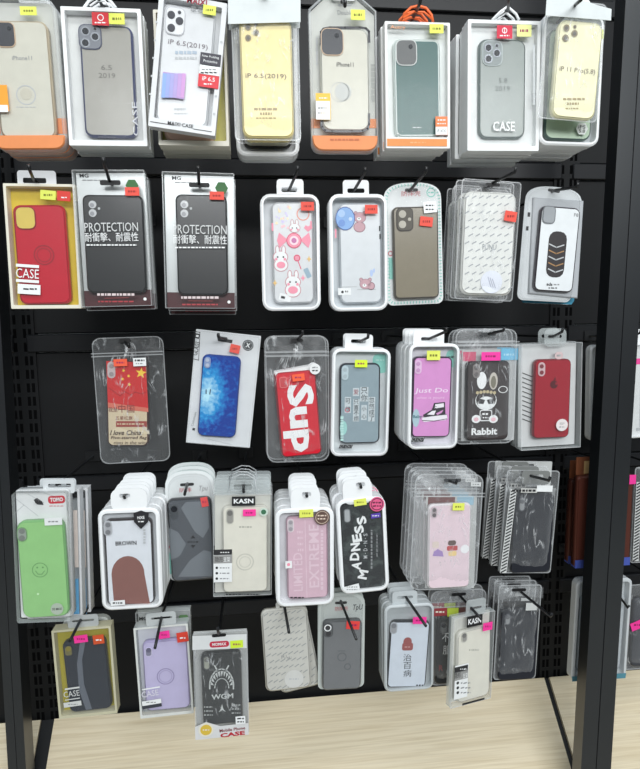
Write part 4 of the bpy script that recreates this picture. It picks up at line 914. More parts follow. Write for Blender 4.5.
p = Pack('bagged_phone_case', 'dark case with a white cartoon rabbit and lettering in a zip bag', ((454, 328.5), (519.3, 330), (515, 444.5), (458, 444.5)), .26)
p.bag(8, FILM_BAG, .002, -.0012, .014, seed=23, zipy=[(455, 341.4, 519, 342.6), (455, 345, 519, 346)])
mb = MB(); y = .0128; mb.flat([p.L(*a, y) for a in ((462, 350), (517, 348.5), (514, 440), (461, 441))], y, mat((186, 188, 188), .4))
p.rect(mb, 463, 352, 476, 361, mat((206, 90, 120)), y - .0004); mb.build('inner_card', p.root)
def g(m, y):
    p.rot0 = 0; W_ = WTEXT; K = mat((58, 52, 52)); y2, y3 = y - .0003, y - .0006; PK = mat((232, 186, 196))
    p.disc(m, 481.8, 380.5, 8.4, W_, y, rx=4.8); p.disc(m, 493.5, 381, 8.4, mat((196, 190, 180)), y, rx=4.2); p.disc(m, 493.5, 382, 6, mat((120, 116, 100)), y2, rx=2.6)
    p.disc(m, 486, 400.5, 9.4, W_, y, rx=10.8); p.disc(m, 486, 399.6, 8.6, K, y2, rx=10); p.disc(m, 486, 402.6, 6, W_, y3, rx=8.4)
    for sg in (-1, 1): p.poly(m, [(486 + sg * .8, 400), (486 + sg * 8.4, 398), (486 + sg * 7.4, 403.6), (486 + sg * 2.6, 404)], mat((46, 42, 44)), y3 - .0003)
    for i in range(6): p.disc(m, 477.5 + i * 3.4, 391.5 - abs(2.5 - i) * -.5, 1.6, mat((190, 176, 140)), y3)
    p.disc(m, 503, 389.5, 3.4, W_, y, rx=4.8, ring=.6)
    p.rect(m, 479.6, 410, 492, 421, W_, y, 2); p.rect(m, 480.4, 410.8, 491.2, 420, K, y2, 1.6); p.dashes(m, 485.6, 414, 7, W_, y3, 1.8, 3); p.dashes(m, 485.6, 417.6, 6, W_, y3, 1.2, 3)
    for sg in (-1, 1): p.disc(m, 484.8 + sg * 8.6, 419, 4, W_, y3, rx=4.6); p.disc(m, 484.8 + sg * 8.6, 419.4, 2, PK, y3 - .0003, rx=2.4)
    p.txt(m, 'Rabbit', 484.4, 431.4, 26, 7, W_, y, bold=.05)
p.case(((466.8, 361), (509.5, 361), (508.8, 439.5), (465.8, 441)), mat((62, 56, 56), .3), 5, mat((36, 32, 34), .3), .8, y=.003, gfx=g)
p.cam(473, 364, 480, 378, 'pill', mat((130, 124, 122)), r=3.4, lens=mat((96, 90, 90)))
p.sticker(481.6, 352.2, 500.4, 360.4, mat((240, 60, 160)), y=-.004, deco='price'); p.sticker(501, 348.6, 518, 359.8, mat((110, 190, 226)), y=.011, name='blue_label', deco=lambda m, y: p.dashes(m, 509, 354.6, 11, mat((170, 220, 240)), y, 2, 3))
mb = MB(); p.rect(mb, 481, 332.6, 496, 335.6, mat((60, 62, 64)), -.003, 1.4); mb.build('hang_hole', p.root); p.hook((486, 334.4), (503.5, 330.5), 'hook holding the zip bags with the rabbit case', ext=.035)
p.stack(2, 'clear zip bag behind the rabbit case', jit=.0015, seed=6)

p = Pack('boxed_phone_case', 'deep red case with round white sticker in a clear box with black slashes', ((522.5, 345.5), (583, 341), (580, 447.5), (520, 450.5)), .265)
p.clearbox(mat((206, 208, 208)), .02, 1.2, gfx=lambda m, y: [p.line(m, [(522.5, 373 + i * 4.6), (534, 377.5 + i * 4.6)], .9, INK, y) for i in range(11)])
def g(m, y):
    K = mat((84, 12, 24), .3); p.disc(m, 554, 384.5, 3.9, K, y); p.disc(m, 556.4, 383.6, 1.3, mat((150, 22, 40), .3), y - .0003); p.poly(m, [(553.6, 380.4), (554.6, 377.8), (556, 377.4), (555.4, 379.8)], K, y)
p.case(((535.7, 360), (571.5, 358.2), (569.2, 437.6), (532, 438.8)), mat((156, 22, 40), .25), 5, mat((120, 16, 32), .25), .8, y=.003, gfx=g)
p.cam(538.4, 362.6, 545.2, 376, 'pill', mat((206, 176, 180)), r=3.3, lens=mat((120, 40, 50))); p.rot0 = 0
p.rsticker(562, 425, 5.9, mat((226, 218, 218)), deco=lambda m, y: (p.txt(m, '保护', 562, 423.6, 5, 2.6, GREY, y), p.dashes(m, 562, 427, 6, GREY, y, 1, 3)))
p.tab(544.5, 329, 566.4, 346, FILM_SIDE, slot=(548, 334.5, 562, 338.5), r=5); p.tab(555, 352, 563, 359, mat((214, 190, 190)), name='paper_slip')
p.hook((553, 336.5), (562, 331.8), 'hook holding the clear box with the deep red case', ext=.03)
p.stack(1, 'clear box behind the deep red case', jit=.001)

# ================================================================== FOURTH ROW
p = Pack('boxed_phone_case', 'light green case with smiley ring in a white box with a red badge', ((12.5, 492), (69.6, 490), (70, 618), (21.5, 619)), .31)
def g(m, y):
    p.rot0 = 2
    for pts in (((14, 514), (24, 505), (16, 499)), ((24, 505), (38, 516)), ((44, 493), (66, 500), (68, 512)), ((28, 494), (44, 503))): p.line(m, pts, .5, LTGREY, y)
    p.rect(m, 48, 495.5, 65, 503.8, mat((200, 40, 56)), y, 3); p.txt(m, 'TOMO', 56.5, 499.6, 13, 4.4, WTEXT, y - .0003, bold=.05); p.dashes(m, 56.5, 506, 15, mat((206, 120, 126)), y, .9, 4)
    p.poly(m, [(33.6, 500), (37, 498), (42, 501.4), (43.6, 505), (37, 504.4)], INK, y)
mb = MB(); t = .022; P = rrect(p.x0, p.z0, p.x1, p.z1, .002, 2); mb.slab(P, .004, t, mat((226, 228, 228)), .001); g(mb, .0034); mb.build('carton', p.root); p.tw = t
GR = mat((146, 200, 128), .3)
def g(m, y): K = mat((96, 150, 88)); p.disc(m, 40, 570, 8, K, y, ring=.7); p.disc(m, 37.2, 567.6, .9, K, y); p.disc(m, 42.8, 567.4, .9, K, y); p.line(m, [(35.6, 571), (38, 574.2), (42, 574.2), (44.6, 570.8)], .7, K, y); p.disc(m, 38, 594, 1.2, mat((200, 236, 186)), y)
p.case(((14.8, 522), (63.4, 519.4), (70, 616.3), (23.5, 618.8)), GR, 9, mat((120, 176, 110), .3), .9, y=-.006, t=.0095, gfx=g, bev=.003)
p.cam(17, 527, 26.8, 542, 'pill', mat((150, 160, 150)), mat((116, 150, 110)), r=4.6, lens=mat((120, 126, 120)))
p.rsticker(57, 609, 6.4, mat((176, 190, 172)), y=-.0086, deco=lambda m, y: p.txt(m, 'XS.MAX', 57, 609, 10, 2.6, INK, y, bold=.02))
p.sticker(44.6, 517.6, 62, 525.4, WHITE, y=-.0085, name='model_label', deco=lambda m, y: p.dashes(m, 53, 521.6, 10, GREY, y, 1.4, 3))
b = MB(); b.loft([[(x, y, z) for x, z in rrect(p.x0 - .0005, p.z0 - .001, p.x1 + .0005, p.z1, .004, 3)] for y in (-.0095, .003)], FILM_SIDE, True, FILM_WIN, None); b.build('clear_cover', p.root)
p.tab(43, 478.6, 75, 494, mat((206, 210, 212)), slot=(48, 483.6, 71, 487.6), y=.012); p.hook((38, 500.6), (36.6, 502), 'hook holding the box with the light green case', ext=.012, bend=False)
def tomo_back(label, q, d):
    p = Pack('boxed_phone_case', label, q, d, 'white boxes behind the light green case')
    p.carton(mat((222, 224, 226)), mat((206, 212, 216)), fr=2.2, bottom=3, t=.02)
    mb = MB(); p.rect(mb, q[1][0] - 9, 577, q[1][0] - 1, 616, mat((110, 176, 220)), -.0007); p.rect(mb, q[1][0] - 9, 508, q[1][0] - 2, 570, mat((226, 214, 206)), -.0007); p.rect(mb, q[1][0] - 16, 492, q[1][0] - 3, 498, INK, -.0007); mb.build('box_print', p.root)
    p.tab(q[0][0] + 18, 478, q[0][0] + 44, 491, PALE)
    return p
p = tomo_back('white box with blue strip, first behind the light green case', ((22, 490), (80, 489), (82, 617), (28, 618.5)), .27)
p = tomo_back('white box with blue strip, second behind the light green case', ((32, 489), (87.5, 488), (91, 612), (37, 614)), .24)

def tunnel(p, n, label, **k): p.stack(n, label, **k)
p = Pack('blister_packed_phone_case', 'white blister with white case printed with a plain brown arch and lettering', ((95.8, 508.5), (157.8, 508.5), (165.2, 607.5), (104, 610)), .30)
p.blister(9, 4, .016, floor=mat((206, 210, 214)))
def g(m, y):
    BR_ = mat((134, 88, 80)); p.txt(m, 'BROWN', 126, 543.2, 21, 4.6, INK, y, bold=.04)
    pts = [(114, 604)] + [(128 - 16.5 * math.cos(math.radians(a)), 574 - 18 * math.sin(math.radians(a))) for a in range(0, 181, 15)] + [(150, 603.6)]
    p.poly(m, pts, BR_, y)
p.case(((102, 519.8), (151.3, 518.6), (155.4, 604.2), (109.4, 605.4)), mat((222, 226, 232), .3), 6, mat((52, 46, 48), .3), 1.1, y=.003, gfx=g)
p.cam(103.6, 520.5, 112.2, 536.4, 'pill', mat((170, 172, 176)), mat((190, 194, 198)), r=4, lens=mat((120, 122, 126))); p.rot0 = 2
def d_(m, y): p.txt(m, 'NXE', 141, 517.6, 7, 3, WTEXT, y, bold=.03); p.dashes(m, 141, 521.6, 6, WTEXT, y, 1.2, 2)
mb = MB(); y = -.003; mb.slab([p.L(*a, y) for a in ((133.4, 513), (141, 510.6), (148.8, 513), (148, 522), (141, 529), (134, 522))], y, y + .0004, mat((38, 38, 42))); d_(mb, y - .0003); p.dashes(mb, 144.4, 536, 16, LTGREY, y, 2, 5, 90); mb.build('shield_badge', p.root)
p.sticker(110.6, 600.4, 125, 605.6, WHITE, name='model_label', deco=lambda m, y: p.dashes(m, 117.6, 603, 10, INK, y, 1.6, 4))
p.tab(111, 488, 147, 512, RIM, slot=(119.5, 493.5, 130, 498), r=8, y=.0); p.hook((124, 495.8), (124.6, 497.8), 'hook holding the blisters with the brown arch case', ext=.008, bend=False)
p.stack(5, 'white blister stacked behind the brown arch case', jit=.0006, seed=12, pitch=.0185)

p = Pack('carded_phone_case', 'frosted dark grey case on a white arch-topped card with teal rim', ((161, 473), (214, 471.5), (218, 581), (171, 583.5)), .235)
P = archshape(p.x0, p.z0, p.x1, p.z1, 6 * p.k, 18 * p.k)
def g(m, y): p.txt(m, '防摔', 185.5, 490, 12, 4.6, mat((200, 90, 100)), y, bold=.02); p.txt(m, 'Tpu', 203, 489, 9, 7, GREY, y, shear=.2); p.disc(m, 168.6, 547, 1.6, mat((206, 110, 120)), y); p.rect(m, 168, 552, 171, 575, TEALC, y)
p.card(P, mat((226, 230, 230)), gfx=g, edge=mat((110, 176, 164)), y=.011)
def g(m, y):
    LG = mat((118, 124, 130), .3)
    p.poly(m, [(181, 508), (186, 502), (208, 501), (209, 528), (203, 538), (195, 532), (188, 520)], LG, y); p.poly(m, [(169, 528), (178, 532), (186, 544), (180, 556), (171, 560)], LG, y); p.poly(m, [(178, 577), (190, 560), (204, 550), (211, 552), (212, 576)], LG, y)
    p.poly(m, [(193, 535), (190.4, 538.4), (195.6, 538.4)], INK, y - .0002); p.dashes(m, 193, 542, 11, INK, y - .0002, 1.6, 4); p.poly(m, [(193, 548.5), (190.4, 545), (195.6, 545)], INK, y - .0002)
p.case(((166.6, 500), (211.3, 496.6), (215, 579), (172, 582.4)), mat((84, 88, 94), .3), 6, mat((56, 58, 62), .35), 1.2, y=.001, gfx=g)
p.cam(169.6, 504.6, 178.4, 520, 'one', mat((74, 78, 82)), r=4)
p.sticker(201, 497, 208, 507, mat((226, 84, 84)), y=-.0015, deco='price', rot=8)
b = MB(); b.slab(inset(P, 3 * p.k), -.0005, .0105, FILM_WIN, .003); b.build('clear_cover', p.root); p.tw = .014
mb = MB(); p.rect(mb, 180, 483, 194, 486, BLACK, .0098, 1.4); mb.build('hang_hole', p.root); p.hook((187, 484.6), (184.6, 494.5), 'hook holding the arch-topped card with the frosted case', ext=.04, bend=False)
p.stack(2, 'arch-topped card behind the frosted dark grey case', dz=.003, jit=.0008)

def kasn(p, P_, L1, mag, camr, cq, lab, textlines, ringpos):
    p.clearbox(mat((206, 206, 198)), .0135, 1.4)
    def g(m, y):
        if ringpos: p.disc(m, *ringpos, 9, mat((200, 198, 186), .3), y, ring=1); p.disc(m, *ringpos, 6, mat((206, 204, 192), .3), y, ring=.8)
        p.dashes(m, *textlines, mat((170, 168, 158)), y, 1.6, 6)
    p.case(cq, mat((226, 223, 210), .3), 6, mat((206, 204, 194), .3), 1, y=.003, gfx=g)
    p.cam(*camr, 'one', mat((150, 148, 142)), mat((190, 188, 178)), r=3.6, lens=mat((110, 108, 104)))
    p.rot0 = 0
    p.sticker(*L1, mat((30, 30, 32)), y=-.0012, name='brand_label', deco=lambda m, y: p.txt(m, 'KASN', (L1[0] + L1[2]) / 2, (L1[1] + L1[3]) / 2, (L1[2] - L1[0]) * .84, (L1[3] - L1[1]) * .52, WTEXT, y, bold=.04))
    p.sticker(*mag, MAG, deco='price')
    x0, y0, x1, y1 = lab; h = y1 - y0
    def d_(m, y):
        p.rect(m, x0, y0, x1, y0 + h * .17, mat((46, 46, 48)), y); p.dashes(m, (x0 + x1) / 2 + 2, y0 + h * .09, (x1 - x0) * .5, WTEXT, y - .0003, 1, 3)
        p.rect(m, x0, y0 + h * .17, x1, y0 + h * .42, mat((150, 150, 148)), y); p.txt(m, '隐形', (x0 + x1) / 2 - 3.6, y0 + h * .3, (x1 - x0) * .46, h * .16, INK, y - .0003, bold=.05); p.txt(m, '支架', (x0 + x1) / 2 + 4, y0 + h * .3, (x1 - x0) * .36, h * .16, WTEXT, y - .0003, bold=.02)
        for i in range(3): p.disc(m, x0 + 3.2, y0 + h * (.55 + .16 * i), 1.3, INK, y); p.dashes(m, x0 + 11, y0 + h * (.55 + .16 * i), 10, GREY, y, 1.1, 3)
    p.sticker(*lab, WHITE, y=-.0012, name='feature_label', deco=d_)
p = Pack('boxed_phone_case', 'ivory case in a clear upright box with black name label, fourth row', ((213, 494.5), (272, 494.5), (271.8, 594.2), (213, 597.5)), .275)
kasn(p, None, (232, 496.4, 255.2, 505.8), (243, 509.4, 255.8, 516.2), (226.2, 508.6, 233.8, 524.4), ((222, 506.6), (268, 505), (268, 591.5), (222.6, 593)), (213.6, 549.4, 232, 583), (245.5, 527, 13), (245, 562))
p.rsticker(263.6, 512, 4.4, mat((200, 214, 202)), y=-.002, deco=lambda m, y: p.disc(m, 263.6, 512, 2.6, mat((60, 110, 80)), y)); mb = MB(); p.dashes(mb, 243, 594.4, 34, INK, -.0008, 1.2, 12); mb.build('box_lettering', p.root)
p.loop([(229, 494), (230, 479), (240, 474.5), (248, 475), (255, 479), (257, 494)], FILM_EDGE, 1.2, y=.009); p.tab(214, 480, 271, 494.5, FILM_SIDE, slot=(234, 484, 252, 490), y=.012)
p.hook((243.5, 488), (243.6, 492), 'hook holding the clear boxes with the ivory case', ext=.01, bend=False)
p.stack(3, 'clear upright box behind the ivory case', jit=.0015, seed=9, dz=.0012)

p = Pack('blister_packed_phone_case', 'white blister with pale pink case and faint upright lettering, fourth row', ((272.6, 508), (333, 508), (334.8, 604.5), (278.6, 606.5)), .30)
p.blister(9, 4, .016, floor=mat((206, 206, 210)))
def g(m, y):
    LP = mat((226, 200, 211)); p.txt(m, 'EXTREME', 314, 556, 66, 10, LP, y, rot=90, bold=.02); p.txt(m, 'LIMITED', 298, 572, 40, 9, LP, y, rot=90, bold=.01); p.line(m, [(305, 520), (307, 598)], .7, LP, y)
    for i in range(4): p.dashes(m, 300 + i * .2, 532 + i * 6, 6, LP, y, 2.4, 3)
    p.dashes(m, 322, 560, 60, LP, y, 2.6, 16, 90)
p.case(((285.5, 517.4), (327.6, 515.5), (328.3, 597.6), (288, 599.6)), mat((214, 180, 194), .3), 5, mat((190, 158, 172), .3), 1, y=.003, gfx=g)
p.cam(287.4, 518.8, 294, 532.6, 'pill', mat((196, 190, 194)), mat((226, 210, 216)), r=3, lens=mat((160, 154, 160))); p.rot0 = 1
p.sticker(299.4, 509.4, 313.2, 517.4, YEL, deco='price'); p.sticker(285.4, 561, 292, 568.4, WHITE, name='small_label', deco=lambda m, y: p.disc(m, 288.6, 564.6, 1.6, PINK, y))
p.rsticker(322, 517.4, 7.8, mat((96, 74, 66)), deco=lambda m, y: (p.disc(m, 322, 517.4, 6.6, mat((196, 176, 160)), y, ring=.7), p.dashes(m, 322, 515.6, 9, mat((226, 206, 190)), y, 1.4, 3), p.dashes(m, 322, 518.8, 9, mat((226, 206, 190)), y, 1.4, 3)))
mb = MB(); p.dashes(mb, 297, 597.6, 14, INK, -.001, 1.4, 4); mb.build('model_label', p.root)
p.tab(291, 488, 320, 512, RIM, slot=(302, 492, 311, 496.4), r=7, y=0); p.hook((306.6, 494), (306.8, 496.4), 'hook holding the blisters with the pale pink lettered case', ext=.008, bend=False)
p.stack(5, 'white blister stacked behind the pale pink lettered case', jit=.0006, seed=14, pitch=.0185)

p = Pack('blister_packed_phone_case', 'white blister with dark camouflage case and arched white lettering', ((336, 500), (386, 495.5), (388.5, 589), (340.5, 595.5)), .30)
p.blister(9, 3.6, .016, floor=mat((206, 206, 210)))
def camo():
    m = bpy.data.materials.new('dark_camouflage'); m.use_nodes = True; nt = m.node_tree; b = nt.nodes['Principled BSDF']; b.inputs['Roughness'].default_value = .3
    tc = nt.nodes.new('ShaderNodeTexCoord'); n = nt.nodes.new('ShaderNodeTexNoise'); n.inputs['Scale'].default_value = 55; r = nt.nodes.new('ShaderNodeValToRGB'); r.color_ramp.interpolation = 'CONSTANT'
    e = r.color_ramp.elements; e[0].color = (lin(30), lin(34), lin(36), 1); e[1].position = .5; e[1].color = (lin(46), lin(52), lin(52), 1); k = e.new(.6); k.color = (lin(64), lin(72), lin(70), 1)
    nt.links.new(tc.outputs['Object'], n.inputs['Vector']); nt.links.new(n.outputs['Fac'], r.inputs[0]); nt.links.new(r.outputs[0], b.inputs['Base Color']); return m
def g(m, y):
    for ch, cx, cy, a in zip('MADNESS', (363, 356.4, 354.6, 355.4, 357, 359, 361.6), (574.5, 565.6, 556.4, 547, 538, 529.4, 520.4), (74, 77, 85, 92, 96, 100, 103)):
        p.txt(m, ch, cx, cy, 8.4 if ch != 'M' else 9.4, 9.4, WTEXT, y, rot=a, bold=.06)
    for i, ch in enumerate('M.D.N.S'): p.txt(m, ch, 365.4, 557 - i * 3.7, 2.8 if ch != '.' else 1, 4 if ch != '.' else 1, LTGREY, y, rot=88, bold=.02)
    p.dashes(m, 371.6, 549, 40, GREY, y, 1.6, 12, 90); p.dashes(m, 377, 545, 24, GREY, y, 1, 7, 90)
p.case(((341, 504.3), (382.6, 501), (384.8, 587.6), (342.8, 594)), camo(), 6, mat((20, 22, 24), .3), .8, y=.003, gfx=g)
p.cam(344, 509, 350.4, 522.6, 'none', mat((168, 172, 174)), mat((120, 124, 126)), r=2.6); p.rot0 = 4
p.sticker(354, 498.9, 366.4, 505.6, YEL, deco='price'); p.rsticker(377, 504.2, 7.4, mat((226, 96, 140)), deco=lambda m, y: (p.disc(m, 377, 504.2, 6.2, mat((90, 40, 60)), y, ring=.8), p.dashes(m, 377, 502.6, 9, mat((90, 40, 60)), y, 1.6, 3), p.dashes(m, 377, 506, 9, mat((90, 40, 60)), y, 1.4, 3)))
p.sticker(371, 513.4, 380.4, 518, mat((92, 70, 170)), name='purple_label', deco=lambda m, y: p.dashes(m, 375.6, 515.8, 7, WTEXT, y, .9, 3)); p.sticker(345, 585, 359.6, 591.4, WHITE, name='model_label', deco=lambda m, y: (p.dashes(m, 352, 587, 11, GREY, y, 1, 4), p.dashes(m, 352, 589.6, 11, GREY, y, 1, 4)), rot=9)
p.tab(343, 479, 372, 504, RIM, slot=(356, 482, 365, 487), r=7, y=0); p.hook((360.6, 484.6), (361, 487.6), 'hook holding the blisters with the dark camouflage case', ext=.008, bend=False)
p.stack(4, 'white blister stacked behind the dark camouflage case', jit=.0006, seed=15, pitch=.0185)

p = Pack('bagged_phone_case', 'pale pink case with three small coloured spots in a zip bag', ((415, 473), (484, 477), (479, 591), (412, 592)), .29)
p.bag(9, FILM_BAG2, .0022, -.0014, .014, seed=29, zipy=[(414, 492.6, 484, 494), (414, 496, 484, 497)])
mb = MB(); y = .0125; mb.flat([p.L(*a, y) for a in ((426, 496), (477, 497), (474, 588), (425, 588))], y, mat((190, 192, 190), .4)); p.rect(mb, 428, 497, 455, 506, mat((110, 62, 60)), y - .0004); p.rect(mb, 457, 496, 474, 505, mat((150, 186, 204)), y - .0004); mb.build('inner_card', p.root)
def g(m, y):
    p.rect(m, 432.4, 541.5, 439, 548, mat((222, 206, 196)), y, 1.6); p.poly(m, [(432.6, 556), (434, 551.4), (438, 549), (442.6, 551.6), (443.6, 556.6)], mat((160, 130, 190)), y)
    p.rect(m, 448, 540.4, 456, 545.4, mat((86, 60, 54)), y, 2); p.rect(m, 447, 545.8, 457.6, 550.6, mat((186, 52, 56)), y, 1); p.rect(m, 448.4, 551, 456.6, 556, mat((236, 206, 140)), y, 1.6)
    p.disc(m, 464.8, 549, 4.4, mat((240, 240, 242)), y)
p.case(((427.8, 505), (470.2, 503), (471, 588.2), (428.6, 588.4)), mat((228, 206, 214), .3), 5, mat((240, 232, 234), .3), 1.2, y=.001, gfx=g)
p.cam(431.2, 507, 437.4, 518.2, 'pill', mat((160, 146, 150)), mat((206, 190, 196)), r=3, lens=mat((90, 80, 84))); p.rot0 = 0
p.sticker(452.8, 503.2, 464.4, 510.4, YEL, y=-.005, deco='price'); p.sticker(471, 482.4, 481, 486.4, mat((206, 208, 208)), y=-.004, name='small_label', deco=lambda m, y: p.dashes(m, 476, 484.4, 7, GREY, y, 1, 3))
mb = MB(); p.rect(mb, 444, 478.6, 461, 482, mat((70, 72, 74)), -.0032, 1.6); mb.build('hang_hole', p.root); p.hook((448, 480.4), (456, 483.4), 'hook holding the zip bags with the spotted pale pink case', ext=.03)
p.stack(3, 'clear zip bag stacked behind the spotted pale pink case', jit=.0012, seed=21, pitch=.024)

def darkbag(label, q, d, cq, camr, strip, seed, head):
    p = Pack('bagged_phone_case', label, q, d)
    p.bag(3, FILM_BAG, .0018, -.0012, .013, seed=seed)
    mb = MB(); y = .0125; mb.flat([(p.x0 + .001, p.z0 + .001), (p.x1 - .001, p.z0 + .001), (p.x1 - .001, p.z1 - 18 * p.k), (p.x0 + .001, p.z1 - 18 * p.k)], y, mat((126, 128, 128), .4) if strip else mat((60, 60, 60), .5))
    mb.build('inner_card', p.root)
    p.case(cq, mat((32, 34, 42), .35), 5, mat((26, 28, 34), .35), .7, y=.002)
    p.cam(*camr, 'one', mat((140, 142, 144)), mat((84, 86, 92)), r=2.8, lens=mat((96, 98, 102))); p.rot0 = 0
    if strip:
        mb = MB(); a, b, w = strip; n = 26
        mb.flat([p.L(a[0], a[1], -.0035), p.L(a[0] + w, a[1], -.0035), p.L(b[0] + w, b[1], -.0035), p.L(b[0], b[1], -.0035)], -.0035, mat((206, 208, 206)))
        for i in range(n):
            f = (i + .2) / n; x = a[0] + (b[0] - a[0]) * f; yy = a[1] + (b[1] - a[1]) * f; p.line(mb, [(x + .8, yy + 2), (x + w - .8, yy - .6)], 1.3, INK, -.0038)
        mb.build('striped_strip', p.root)
    return p
p = darkbag('navy black case in a clear bag with striped edge, fourth row', ((510, 471), (561.8, 471.4), (552.4, 574.4), (499, 575)), .30, ((516.4, 494.6), (553.4, 493), (552, 572.4), (508, 573.4)), (519.2, 497.4, 525.2, 511), ((510.6, 489), (500, 573), 6.4), 31, None)
p.sticker(537, 485.6, 552.6, 491.6, WHITE, y=-.004, name='small_label'); p.tab(522, 471, 550, 484, mat((120, 122, 120)), slot=(529, 474.6, 544, 479), y=.003)
mb = MB(); p.rect(mb, 521, 488.5, 537, 492.6, mat((206, 206, 202)), -.0036); p.dashes(mb, 524, 490.6, 24, INK, -.004, 2.2, 8); mb.build('header_strip', p.root)
p.hook((531, 476), (549, 480.5), 'hook holding the clear bags with the navy black case', ext=.05)
p.stack(2, 'clear bag with striped edge behind the navy black case', jit=.001, seed=22, pitch=.032, dx=-.003)
p = Pack('carded_phone_case', 'white card at the back behind the bags with the navy black case', ((497, 461.5), (552, 461), (545, 560), (487, 560)), .175)
p.card(rrect(p.x0, p.z0, p.x1, p.z1, .002, 2), mat((206, 208, 206)), y=.001); p.case(((504, 478), (546, 477), (541, 555), (497, 556)), mat((70, 72, 76)), 5, y=-.009); mb = MB(); p.rect(mb, 518, 464, 534, 467, BLACK, .0002, 1); mb.build('hang_hole', p.root)
# ================================================================== BOTTOM ROW
p = Pack('boxed_phone_case', 'cream window box with slate black case on yellow card, first on the bottom row', ((50, 631), (110, 626), (118, 714), (60.5, 718)), .28)
p.carton(mat((196, 192, 164)), mat((176, 164, 44)), fr=2.2, bottom=3, t=.02)
def g(m, y): p.poly(m, [(80, 641), (86, 638.6), (82, 660), (84, 684), (92, 709), (86, 710), (79, 690), (77, 664)], mat((96, 102, 112), .3), y)  # curved highlight painted onto the case as a lighter shape
p.case(((61.6, 642.4), (104.8, 636.6), (112, 708.6), (70, 712.4)), mat((34, 40, 50), .25), 6, mat((34, 38, 46), .3), .8, y=.003, gfx=g)
p.cam(64.2, 645.6, 72.6, 656.6, 'one', mat((110, 104, 60)), mat((40, 42, 46)), r=3, lens=mat((130, 120, 60)))
mb = MB(); y = -.0005; p.rot0 = 3; W_ = mat((206, 208, 206)); p.rect(mb, 64.8, 687.4, 79.6, 689.2, W_, y); p.rect(mb, 65, 698.6, 80, 699.6, W_, y); p.txt(mb, 'CASE', 71.5, 693.8, 16, 6.4, W_, y); mb.build('window_lettering', p.root)
p.sticker(63.6, 701.6, 81.4, 706.8, W_, y=-.001, name='model_label', deco=lambda m, y: p.dashes(m, 73, 704.4, 10, GREY, y, 1, 3))
p.sticker(74, 635, 87.6, 643, MAG, deco='price'); p.sticker(93, 634.6, 104, 644.4, mat((206, 84, 46)), name='brand_sticker', deco=lambda m, y: p.dashes(m, 98.6, 640, 6, WTEXT, y, 1.4, 2))
p.tab(67.6, 614.6, 98.4, 628, mat((176, 180, 180)), slot=(72, 618.6, 94, 622.6)); p.hook((80.6, 620), (69.8, 641), 'hook holding the slate black case on the bottom row', ext=.06, bend=False)
p = Pack('carded_phone_case', 'clear arched shell just behind the slate black case', ((62, 618.5), (108, 617.5), (114, 708), (66, 711)), .25)
P = rrect(p.x0, p.z0, p.x1, p.z1, 8 * p.k); mb = MB(); mb.ring(P, inset(P, 3 * p.k), 0, .012, mat((176, 180, 176), .35), .002); mb.build('tray', p.root); p.card(inset(P, 3.2 * p.k), mat((150, 152, 148)), y=.008); mb = MB(); p.rect(mb, 76, 621, 92, 624, BLACK, .0068, 1); mb.build('hang_hole', p.root)

p = Pack('boxed_phone_case', 'pale cream window box with lilac ring case, second on the bottom row', ((134, 628.4), (189, 623), (192.4, 712.4), (140, 719.4)), .29)
p.carton(mat((214, 216, 212)), mat((206, 208, 216)), fr=2, bottom=3.2, t=.02, side=FILM_SIDE)
def g(m, y): p.disc(m, 165.6, 676.4, 9, mat((150, 140, 180)), y, ring=1); p.disc(m, 165.6, 676.4, 6.8, mat((164, 154, 194)), y, ring=.7)
p.case(((141, 642.4), (187.4, 638.4), (190, 708), (147, 711)), mat((192, 184, 218), .3), 6, mat((170, 160, 200), .3), .8, y=.003, gfx=g)
p.cam(145, 647.4, 152.2, 657, 'one', mat((130, 128, 150)), mat((206, 200, 226)), r=2.8, lens=mat((100, 98, 120))); p.rot0 = 4
mb = MB(); y = -.0005; p.rect(mb, 142, 687.6, 160, 689, WHITE, y); p.txt(mb, 'CASE', 150, 693.6, 17, 6.4, mat((224, 222, 232)), y); mb.build('window_lettering', p.root)
p.sticker(142, 699.8, 161.4, 708.4, mat((60, 62, 70)), y=-.001, name='model_label', deco=lambda m, y: (p.rect(m, 142, 699.8, 161.4, 704.8, WHITE, y), p.dashes(m, 151, 702.4, 10, GREY, y - .0003, 1, 3)))
p.sticker(158.6, 631, 169.6, 638.8, MAG, deco='price'); p.sticker(176.8, 632, 188.2, 642.4, mat((214, 66, 50)), name='brand_sticker', deco=lambda m, y: p.dashes(m, 182.6, 638, 6, WTEXT, y, 1.4, 2))
p.tab(146, 612, 176, 626, mat((186, 190, 190)), slot=(151, 616, 172, 620)); p.hook((161.4, 617.6), (155, 648), 'hook holding the lilac ring case on the bottom row', ext=.065, bend=False)
p = Pack('boxed_phone_case', 'silver clear box with green mark peeking out behind the lilac ring case', ((134, 612.5), (190.6, 610), (193, 708), (141, 712)), .255)
p.clearbox(SILV, .016, 1); mb = MB(); p.txt(mb, 'MG', 143, 618.6, 7.6, 3.6, INK, -.0008, bold=.03); p.dashes(mb, 160, 621, 20, GREY, -.0008, 1.4, 6); p.rect(mb, 179, 614.6, 188, 622, mat((90, 126, 84)), -.0008, 2); mb.build('box_lettering', p.root); mb = MB(); p.rect(mb, 154, 616, 170, 619, BLACK, -.0009, 1); mb.build('hang_hole', p.root)

